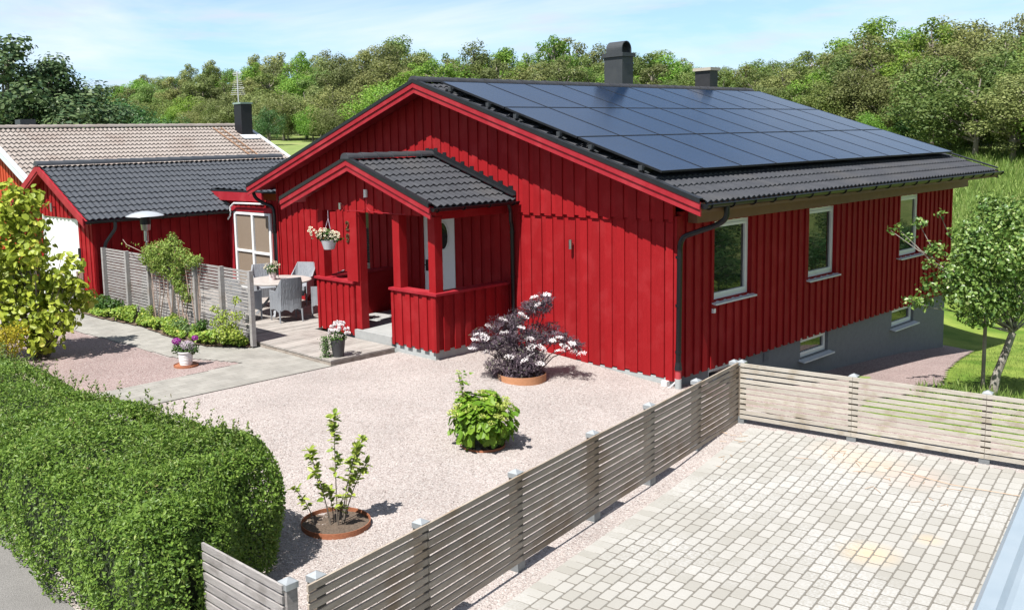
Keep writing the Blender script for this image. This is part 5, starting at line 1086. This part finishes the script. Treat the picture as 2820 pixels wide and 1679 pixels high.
def bed():
    rng = np.random.default_rng(41); m = 15000
    x = rng.uniform(-13.3, -6.95, m); yb = np.interp(x, [-13.3, -12, -10.46, -8.9, -7.6, -6.9], [-4.1, -4.1, -3.95, -4.05, -4.02, -3.55]); y = yb+rng.random(m)*(-3.44-yb)
    h = .07+.16*(np.sin(x*3.1)*.5+.5)*rng.random(m)+.05*rng.random(m); gap = (np.sin(x*5.3+y*9) > .82) | ((x > -9.6) & (x < -9.3) & (rng.random(m) < .6)); x, y, h = x[~gap], y[~gap], h[~gap]
    P = np.stack([x, y, Tz(x, y)+.03+h], 1)
    tag(leaves('ground_cover', L_BED, None, P, np.tile([0, -.3, 1.], (len(P), 1)), rng.uniform(.03, .075, len(P)), ROUND, .5, rng), 'yellow-green ground cover leaves in the bed below the slat screen', 'ground cover', kind='stuff')
    def plant(name, label, x, y, C, Rr, n, mat, s, tm=LEAF):
        z = float(Tz(x, y)); t = thing(name, label, 'plant', (x, y, z)); g = MB()
        for c, r in zip(C, Rr): g.tube([(x, y, z), (x+c[0]*.5, y+c[1]*.5, z+c[2]*.6), (x+c[0], y+c[1], z+c[2])], [.009, .007, .004], 5)
        g.build('stems', BARK, t); P, Nn = blobs_cloud([(x+c[0], y+c[1], z+c[2]) for c in C], Rr, n, rng, .8, .3); leaves('leaves', mat, t, P, Nn, rng.uniform(s*.7, s*1.2, n), tm, .5, rng)
    plant('leafy_shrub', 'small lime-leaved shrub at the deck end of the slat screen', -7.3, -3.68, [(-.35, 0, .45), (-.1, 0, .6), (.15, 0, .45), (.3, .05, .65), (0, -.1, .3), (.28, .05, .95), (-.45, 0, .7), (.32, 0, .3)], [.15, .15, .15, .12, .2, .08, .1, .15], 900, L_SHR, .06)
    plant('peony', 'dark green fern-like plant by the garage end of the screen', -12.9, -3.75, [(-.2, 0, .25), (.1, 0, .3), (.35, 0, .25), (.65, .05, .28), (-.4, -.05, .15)], [.2, .2, .2, .18, .15], 1100, L_DKG, .08, THIN if False else LEAF)
    plant('leafy_shrub', 'feathery green plant in the middle of the planting bed', -9.1, -3.75, [(-.15, 0, .2), (.1, 0, .28), (.3, 0, .2)], [.15, .16, .13], 500, L_IVY, .045)
    plant('leafy_shrub', 'small green plant at the screen foot beside a bare patch', -8.45, -3.65, [(0, 0, .25), (.15, 0, .35)], [.13, .12], 260, L_DKG, .06)
bed()
def lime_tree():
    x, y = -9.1, -6.45; z = float(Tz(x, y)); t = thing('lime_leaved_shrub', 'tall shrub with large lime green leaves at the left edge', 'shrub', (x, y, z)); rng = np.random.default_rng(51); rg = random.Random(5); g = MB()
    R = Vector((.668, .744, 0)); B = Vector((-.744, .668, 0))
    cl = [(-.1, 2.75, .42), (.15, 2.45, .38), (-.5, 2.5, .5), (.2, 2.9, .25), (-.3, 3.05, .28), (-.2, 2.0, .6), (.35, 1.9, .38), (-.7, 1.9, .6), (.1, 1.4, .55), (-.5, 1.3, .6), (.65, 1.35, .38), (.95, 1.5, .25), (1.1, 1.72, .22), (1.25, 1.35, .2), (.55, .9, .5), (0, .8, .6), (-.6, .7, .6), (.85, .75, .35), (.3, .45, .45), (1.2, 1.05, .25), (-.95, 2.6, .4), (-1.1, 1.5, .5), (.8, 1.15, .35), (.95, 1.9, .1)]
    C = []; Rr = []
    for (a, h, r) in cl:
        a = a*.8-.2; p = Vector((x, y, z))+R*a+B*rg.uniform(-.3, .3)+Vector((0, 0, h)); C.append(p[:]); Rr.append(r*.92); b0 = Vector((x, y, z))+R*a*.1; g.tube([b0, b0.lerp(p, .55)-R*a*.15, p], [.025, .016, .005], 6)
    g.build('branches', BARK, t); P, Nn = blobs_cloud(C, Rr, 3900, rng, .85, .2); leaves('leaves', L_YEL, t, P, Nn, rng.uniform(.07, .16, len(P)), ROUND, .55, rng)
    x, y = -8.3, -7.35; z = float(Tz(x, y)); t = thing('golden_shrub', 'low golden yellow shrub behind the hedge below the lime shrub', 'shrub', (x, y, z)); g = MB(); C = []; Rr = []
    for k in range(16): a = Vector((x, y, z))+R*rg.uniform(-1.1, .25)+B*rg.uniform(-.3, .3)+Vector((0, 0, rg.uniform(.4, 1.3))); C.append(a[:]); Rr.append(rg.uniform(.16, .28)); g.tube([(x, y, z), a], [.012, .004], 5)
    g.build('branches', BARK, t); P, Nn = blobs_cloud(C, Rr, 3800, rng, .9, .3); leaves('leaves', L_GOLD, t, P, Nn, rng.uniform(.035, .06, len(P)), LEAF, .6, rng)
lime_tree()
def apple():
    x, y = 2.95, 4.95; z = float(Tz(x, y)); t = thing('apple_tree', 'young apple tree with a leaning spotted trunk on the lawn', 'tree', (x, y, z)); rng = np.random.default_rng(61); rg = random.Random(8)
    R = Vector((.668, .744, 0)); B = Vector((-.744, .668, 0)); o = Vector((x, y, z)); g = MB(); g.tube([o, o+R*.06+Vector((0, 0, .4)), o+R*.2+Vector((0, 0, .8)), o+R*.3+Vector((0, 0, 1.12))], [.075, .065, .06, .055], 10)
    f = o+R*.3+Vector((0, 0, 1.12)); cl = [(-1.1, 2.0, .3), (-.85, 2.35, .32), (-.6, 1.85, .35), (-.3, 2.2, .4), (.0, 1.75, .35), (-.5, 2.7, .35), (0, 2.7, .42), (.45, 2.3, .45), (.9, 2.6, .42), (.5, 3.05, .42), (0, 3.25, .36), (-.5, 3.2, .28), (-.95, 2.85, .22), (-1.2, 3.1, .13), (-1.05, 3.45, .16), (-.95, 3.75, .1), (.3, 3.6, .35), (.8, 3.45, .4), (.1, 3.9, .22), (1.3, 3.0, .4), (1.3, 2.3, .4), (-1.4, 1.72, .16), (-1.15, 1.7, .22), (-.25, 1.5, .25), (.35, 1.6, .25), (-1.6, 3.3, .08), (-1.45, 3.35, .1), (1.1, 3.8, .3), (-.8, 2.0, .3), (-1.25, 2.55, .14), (.7, 1.75, .25), (1.6, 1.9, .3), (-.3, 3.0, .3), (-.5, 1.45, .16)]
    C, Rr = [], []
    for (a, h, r) in cl:
        h = h if h < 2 else 2+(h-2)*.66
        p = o+R*(a-.08)+B*rg.uniform(-.45, .45)+Vector((0, 0, h)); C.append(p[:]); Rr.append(r*(1.1 if a > -.7 else .78))
        if rg.random() < .6 or r < .17: limb(g, f, f.lerp(p, 1.0 if r < .17 else .85), .02, .004, .05, 5, 6, rg)
    g.build('trunk', BARKL, t); P, Nn = blobs_cloud(C, [r*1.08 for r in Rr], 12500, rng, .85, .2); leaves('crown', L_APPLE, t, P, Nn, rng.uniform(.04, .078, len(P)), ROUND, .6, rng)
    p = Vector((2.8, 4.95, float(Tz(2.8, 4.95)))); g = MB(); g.tube([p, p+Vector((.0, 0, 1.55))], [.032, .028], 10); tag(g.build('tree_stake', M('grey_stake_wood', (.2, .17, .14), (.32, .28, .25), 7, .9)), 'straight grey wooden stake left of the apple tree trunk', 'stake')
apple()
# ---- grass blades
def grass():
    rng = np.random.default_rng(71)
    m = 42000; x = rng.uniform(.4, 9, m); y = rng.uniform(-.8, 16, m); k = (x > np.interp(y, [-1, .6, 2, 5.4, 7, 9.6, 11.4, 12], [5, 2.4, 2.0, 1.9, 1.5, .9, .3, -.5])+.12*rng.normal(0, 1, m)); x, y = x[k], y[k]
    P = np.stack([x, y, Tz(x, y)], 1); n = len(P); leafv = leaf_arrays(P, rng.normal(0, 1, (n, 3))*[1, 1, .1], rng.uniform(.03, .07, n), BLADE, .05, rng, np.tile([0, 0, 1.], (n, 1)), .45)
    V, F = leafv; tag(npmesh('lawn_grass', V, F, L_GRASS), 'short mown grass on the lawn behind the house', 'grass', kind='stuff')
    m = 900; x = rng.uniform(2.2, 4.2, m); y = rng.uniform(3.2, 4.9, m); P = np.stack([x, y, Tz(x, y)], 1)
    tag(leaves('tall_grass_tuft', L_MEAD, None, P, rng.normal(0, 1, (m, 3))*[1, 1, .1], rng.uniform(.1, .32, m), BLADE, .05, rng, np.tile([0, 0, 1.], (m, 1)), .3), 'unmown taller grass round the apple tree trunk', 'grass', kind='stuff')
    m = 90000; d = 17+(rng.random(m)**1.4)*55; az = np.radians(rng.uniform(6, 36, m)); x = CAMP.x-d*np.sin(az)*1.0; y = CAMP.y+d*np.cos(az)
    k = (y > np.interp(x, [-5, 2, 8, 14], [17.5, 16.5, 15, 13])) ; x, y, d = x[k], y[k], d[k]; P = np.stack([x, y, Tz(x, y)-.02], 1); n = len(P)
    tag(leaves('meadow_grass', L_MEAD, None, P, rng.normal(0, 1, (n, 3))*[1, 1, .1], rng.uniform(.2, .4, n)*(1+d/90), BLADE, .05, rng, np.tile([0, 0, 1.], (n, 1)), .35), 'long unmown meadow grass beyond the lawn', 'grass', kind='stuff')
grass()
# ---- loose stones and litter
def loose():
    rng = np.random.default_rng(81); m = 34000; x = rng.uniform(-4.5, 3.0, m); y = -9.4+8.6*rng.random(m)**1.3; fx = np.interp(y, [-8.9, -1.2], [2.95, 1.7])+.28; k = (x < fx) & (x > -4.4)
    x, y = x[k], y[k]; P = np.stack([x, y, Tz(x, y)+.033], 1); n = len(P)
    O = np.array([[1, 0, 0], [0, .75, 0], [-1, 0, 0], [0, -.8, 0], [0, 0, .6], [.1, 0, -.5]]); Fo = np.array([[0, 1, 4], [1, 2, 4], [2, 3, 4], [3, 0, 4]])
    V, F = leaf_arrays(P, np.tile([0, 0, 1.], (n, 1)), rng.uniform(.006, .0125, n), (O, Fo), .35, rng)
    tag(npmesh('gravel_stones', V, F, STONE), 'loose pale pink stones lying on the gravel yard', 'gravel', kind='stuff')
    g = MB(); rg = random.Random(3)
    for (cx_, cy_, n_) in ((4.2, -1.9, 12), (3.4, -1.6, 8), (4.9, -2.3, 6), (2.25, -1.9, 10), (2.4, -2.5, 6)):
        for i in range(n_):
            a = rg.uniform(0, 6.28); L = rg.uniform(.03, .16); px, py = cx_+rg.gauss(0, .22), cy_+rg.gauss(0, .18); z = float(Tz(px, py))+.056; g.tube([(px, py, z), (px+L*math.cos(a), py+L*math.sin(a), z+.004)], .003, 4)
    g.tube([(4.15, -1.72, .15), (4.7, -1.78, .152), (5.4, -1.62, .152)], .004, 4)
    tag(g.build('straw_litter', M('dry_straw', (.4, .27, .17), (.5, .36, .26), 9)), 'dry straw and twigs scattered on the paving near the corner', 'litter', kind='stuff')
loose()
# ---- trees of the wood
def tree_mesh(seed, kind):
    """unit-height tree: trunk with limbs, crown of leaf clumps; returns two meshes"""
    rng = np.random.default_rng(seed); rg = random.Random(seed); g = MB(); C = []; Rr = []
    if kind == 'birch': nb_, wr, zc, zr, br = 46, .27, .56, .42, (.07, .12)
    elif kind == 'bush': nb_, wr, zc, zr, br = 26, .42, .5, .36, (.14, .22)
    elif kind == 'slim': nb_, wr, zc, zr, br = 34, .23, .56, .4, (.07, .12)
    elif kind == 'thin': nb_, wr, zc, zr, br = 32, .28, .6, .36, (.06, .1)
    else: nb_, wr, zc, zr, br = 46, .31, .56, .4, (.085, .14)
    top = .9; g.tube([(0, 0, -.05), (.01, 0, .2), (rg.uniform(-.02, .02), .01, .45), (rg.uniform(-.03, .03), 0, .78)], [.022, .018, .012, .004], 8)
    for k in range(nb_):
        d = sph(1, rng)[0]; r = rng.random()**.4; p = np.array([d[0]*wr*r, d[1]*wr*r, zc+d[2]*zr*r]); p[:2] *= (1.1-.55*max(0, (p[2]-zc)/zr))
        C.append(p); Rr.append(rng.uniform(*br)*(1-.25*max(0, (p[2]-zc)/zr)))
        s = max(.18, p[2]-.22*rng.random()-.08); limb(g, (0, 0, s), p, .009, .002, .06, 4, 5, rg)
    n = {'birch': 14000, 'bush': 7500, 'thin': 6500}.get(kind, 11000)
    P, Nn = blobs_cloud(C, Rr, n, rng, .8, .55)
    if kind in ('birch',): P[:, 2] -= .03*rng.random(n)
    sz = rng.uniform(.011, .021, n)*(1.25 if kind == 'bush' else 1)
    V, F = leaf_arrays(P, Nn, sz, QUAD, .45, rng); me = bpy.data.meshes.new('crown')
    me.vertices.add(len(V)); me.vertices.foreach_set('co', V.astype(np.float32).ravel()); me.loops.add(F.size); me.loops.foreach_set('vertex_index', F.astype(np.int32).ravel())
    me.polygons.add(len(F)); me.polygons.foreach_set('loop_start', np.arange(0, F.size, 4, dtype=np.int32)); me.polygons.foreach_set('loop_total', np.full(len(F), 4, dtype=np.int32)); me.update(calc_edges=True)
    mt_ = bpy.data.meshes.new('trunk'); mt_.from_pydata(g.v, [], g.f); mt_.update(); mt_.materials.append(BARKF); return mt_, me
VAR = {}
def variant(kind, seed, mat):
    k = (kind, seed, mat.name)
    if k not in VAR:
        b = (kind, seed)
        if b not in VAR: VAR[b] = tree_mesh(seed, kind)
        t_, c_ = VAR[b]; c2 = c_.copy(); c2.materials.append(mat); VAR[k] = (t_, c2)
    return VAR[k]
def plant_tree(name, label, x, y, H, kind, seed, mat, group=None, wid=1.0, cat='tree'):
    z = float(Tz(x, y)); t = bpy.data.objects.new(name, None); COL.objects.link(t); t.location = (x, y, z-.1); t.rotation_euler = (0, 0, random.uniform(0, 6.28)); t.scale = (H*wid, H*wid, H); tag(t, label, cat, group)
    tm, cm = variant(kind, seed, mat)
    for nm, me in (('trunk', tm), ('crown', cm)): o = bpy.data.objects.new(nm, me); COL.objects.link(o); o.parent = t
    return t
def polar(az, d): return CAMP.x-d*math.sin(R_(az)), CAMP.y+d*math.cos(R_(az))
SKY_AZ = [6, 12, 17.6, 20.2, 22.8, 25.5, 28.0, 30.5, 32, 34.2, 36.5, 39, 40.6, 43.2, 45, 47.1, 50.1, 53, 56.5, 58.6, 60.5, 63.7, 66.7, 69, 74, 78]
SKY_T = [.085, .09, .09, .0987, .0956, .087, .073, .071, .060, .0813, .088, .094, .0987, .093, .092, .0931, .0944, .089, .0871, .0857, .078, .0702, .0616, .052, .05, .05]
SKY_D = [70, 75, 84, 88, 92, 95, 100, 110, 112, 112, 112, 112, 110, 108, 108, 110, 115, 125, 130, 138, 145, 155, 165, 175, 180, 180]
cnt = 0; rt_ = random.Random(17)
ORD = ['first', 'second', 'third', 'fourth', 'fifth', 'sixth', 'seventh', 'eighth', 'ninth', 'tenth', 'eleventh', 'twelfth', 'thirteenth', 'fourteenth', 'fifteenth', 'sixteenth', 'seventeenth', 'eighteenth', 'nineteenth', 'twentieth']+['%dth' % i for i in range(21, 60)]
ROWN = ['skyline row', 'second row', 'third row', 'front row']
def zone(az): return 0 if az < 31 else (1 if az < 52 else 2)
ZN = ['right-hand oak wood', 'wood behind the roof ridge', 'left-hand wood above the meadow']
TODO = []
for row, (dd, hf, stp) in enumerate(((14, 1.0, 1.5), (1, .93, 1.6), (-11, .79, 1.7), (-20, .6, 1.7))):
    az = 5.0+row*.5
    while az < 77:
        D0 = np.interp(az, SKY_AZ, SKY_D); d = D0+dd*(D0/110)+rt_.uniform(-3, 3); te = np.interp(az, SKY_AZ, SKY_T)
        x = CAMP.x-d*math.sin(R_(az)); y = CAMP.y+d*math.cos(R_(az)); zg = float(Tz(x, y))
        top = CAMP.z+te*(D0+dd)*hf+rt_.uniform(-.7, .9)-(0 if row else rt_.choice((0, 0, .8))); H = (top-zg)*(1.1 if az < 50 else 1.22)
        H = max(5, min(H, 19)); q = rt_.random()
        if az < 31: mat = L_FORO if q < .4 else (L_FOR if q < .8 else L_FORG); kind = rt_.choice(('oak', 'oak', 'thin', 'oak'))
        elif az < 52: mat = L_FOR if q < .45 else (L_FORG if q < .7 else L_FORO); kind = rt_.choice(('oak', 'oak', 'slim', 'thin'))
        else: mat = L_FORO if q < .5 else (L_FOR if q < .8 else L_FORG); kind = rt_.choice(('oak', 'slim', 'oak', 'thin'))
        if row == 3: kind = 'oak' if rt_.random() < (.6 if az < 45 else .2) else 'bush'
        TODO.append((zone(az), row, -az, x, y, H, kind, mat, rt_.choice((1, 2, 3)), rt_.uniform(.9, 1.15)*(1.0 if H > 9 else 1.3)))
        az += stp*rt_.uniform(.8, 1.2)*(1 if az < 52 else .8)
TODO.sort(key=lambda q: q[:3]); num = {}
for (zn, row, naz, x, y, H, kind, mat, sd_, w_) in TODO:
    col = {L_FORO: 'olive brown', L_FOR: 'mid green', L_FORG: 'bright green'}[mat]; nm = {'oak': 'oak_tree', 'slim': 'slender_tree', 'thin': 'sparse_tree', 'bush': 'bushy_tree'}[kind]
    i = num[(zn, row)] = num.get((zn, row), -1)+1
    plant_tree(nm, '%s tree, %s from left, %s, %s' % (col, ORD[i], ROWN[row], ZN[zn]), x, y, H, kind, sd_, mat, 'trees of the '+ZN[zn], w_*(1.0 if kind != 'bush' else .9)); cnt += 1
for i, (az, d, H, w, lab) in enumerate(((71.9, 52, 9.9, 1.3, 'tall dark birch behind the beige roof, nearest the left edge'), (69.9, 53, 9.1, 1.2, 'smaller drooping birch, right-hand one of the dark birches at far left'), (74.2, 54, 9.0, 1.2, 'dark birch cut by the left edge of the picture'))):
    x, y = polar(az, d); plant_tree('birch', lab, x, y, H-Tz(x, y)+.1, 'birch', 21+i, L_BIRCH, None, w*1.1)
for k, (x, y, H) in enumerate(((9.5, 17, 1.6), (12.5, 21, 2.6), (10, 25, 2.2), (15, 19, 3.2), (8.5, 30, 2.5), (17, 27, 3.5), (12, 33, 3.2), (20, 22, 4))):
    plant_tree('garden_bush', 'green garden bush on the lawn beyond the right edge, %s from the house' % ORD[k], x, y, H, 'bush', 31+k % 2, L_DARK, 'bushes beyond the right edge', 1.3, 'bush')
az = 48.5; k = 0
while az < 69:
    x, y = polar(az, np.interp(az, SKY_AZ, SKY_D)*.80+rt_.uniform(-2, 2)); plant_tree('edge_bush', 'understorey bush at the foot of the left-hand wood, %s from the right' % ORD[k], x, y, rt_.uniform(3.2, 5.2), 'bush', 31+k % 2, (L_FOR, L_FORO, L_FORG)[k % 3], 'understorey bushes of the left-hand wood', 1.1, 'bush'); az += rt_.uniform(1.1, 1.7); k += 1
for i, (az, d, H, w) in enumerate(((69.2, 58, 3.8, 1), (68.2, 60, 4.4, 1.1), (67.0, 62, 4.6, 1.1), (65.8, 62, 4.4, 1.1), (64.9, 60, 3.4, 1.0), (70.6, 56, 3.4, 1), (72.2, 56, 3.2, 1), (63.3, 64, 3.1, .8))):
    x, y = polar(az, d); t0 = float(Tz(x, y)); H = max(2.2, H+3.94-t0-.4); plant_tree('round_bush', 'dark green rounded bush beyond the beige roof ridge, %s planted' % ORD[i], x, y, H, 'bush', 31+i % 2, L_DARK, 'dark green bushes beyond the beige roof', w, 'bush')
for i, (az, d, H, w, lab, m_) in enumerate(((54.8, 52, 3.0, .8, 'fresh green bush at the right edge of the hillside meadow', L_FORG), (57.9, 96, 4.2, .8, 'blue-green bush at the wood edge above the meadow', L_DARK),
        (22.6, 82, 4.0, 1.3, 'dark green bush right of the roof corner, left one of two', L_DARK), (20.6, 76, 4.4, 1.3, 'large dark green bush below the oak wood at right', L_DARK), (17.9, 72, 4.2, 1.2, 'olive bush at the right edge above the meadow', L_FOR), (23.6, 74, 3.2, 1.3, 'bright bush just above the far solar panels', L_FORG), (16.5, 70, 4, 1.2, 'green bush at the far right frame edge', L_FORG), (19.1, 84, 4.2, 1.2, 'mid green bush behind the dark bush at right', L_FORG))):
    x, y = polar(az, d); plant_tree('wood_edge_bush', lab, x, y, H, 'bush', 31+i % 2, m_, None, w, 'bush')
# trees to the right, out of frame, that the window panes reflect
for i in range(9):
    x, y = 26+rt_.uniform(-3, 8), -6+i*7; plant_tree('reflection_tree', 'unseen broad green tree added for pane reflections, %s from the road' % ORD[i], x, y, rt_.uniform(5, 8), 'oak', 1+i % 3, L_FOR, 'unseen trees added for pane reflections', 1.2)
print('trees', cnt, 'objects', len(bpy.data.objects))
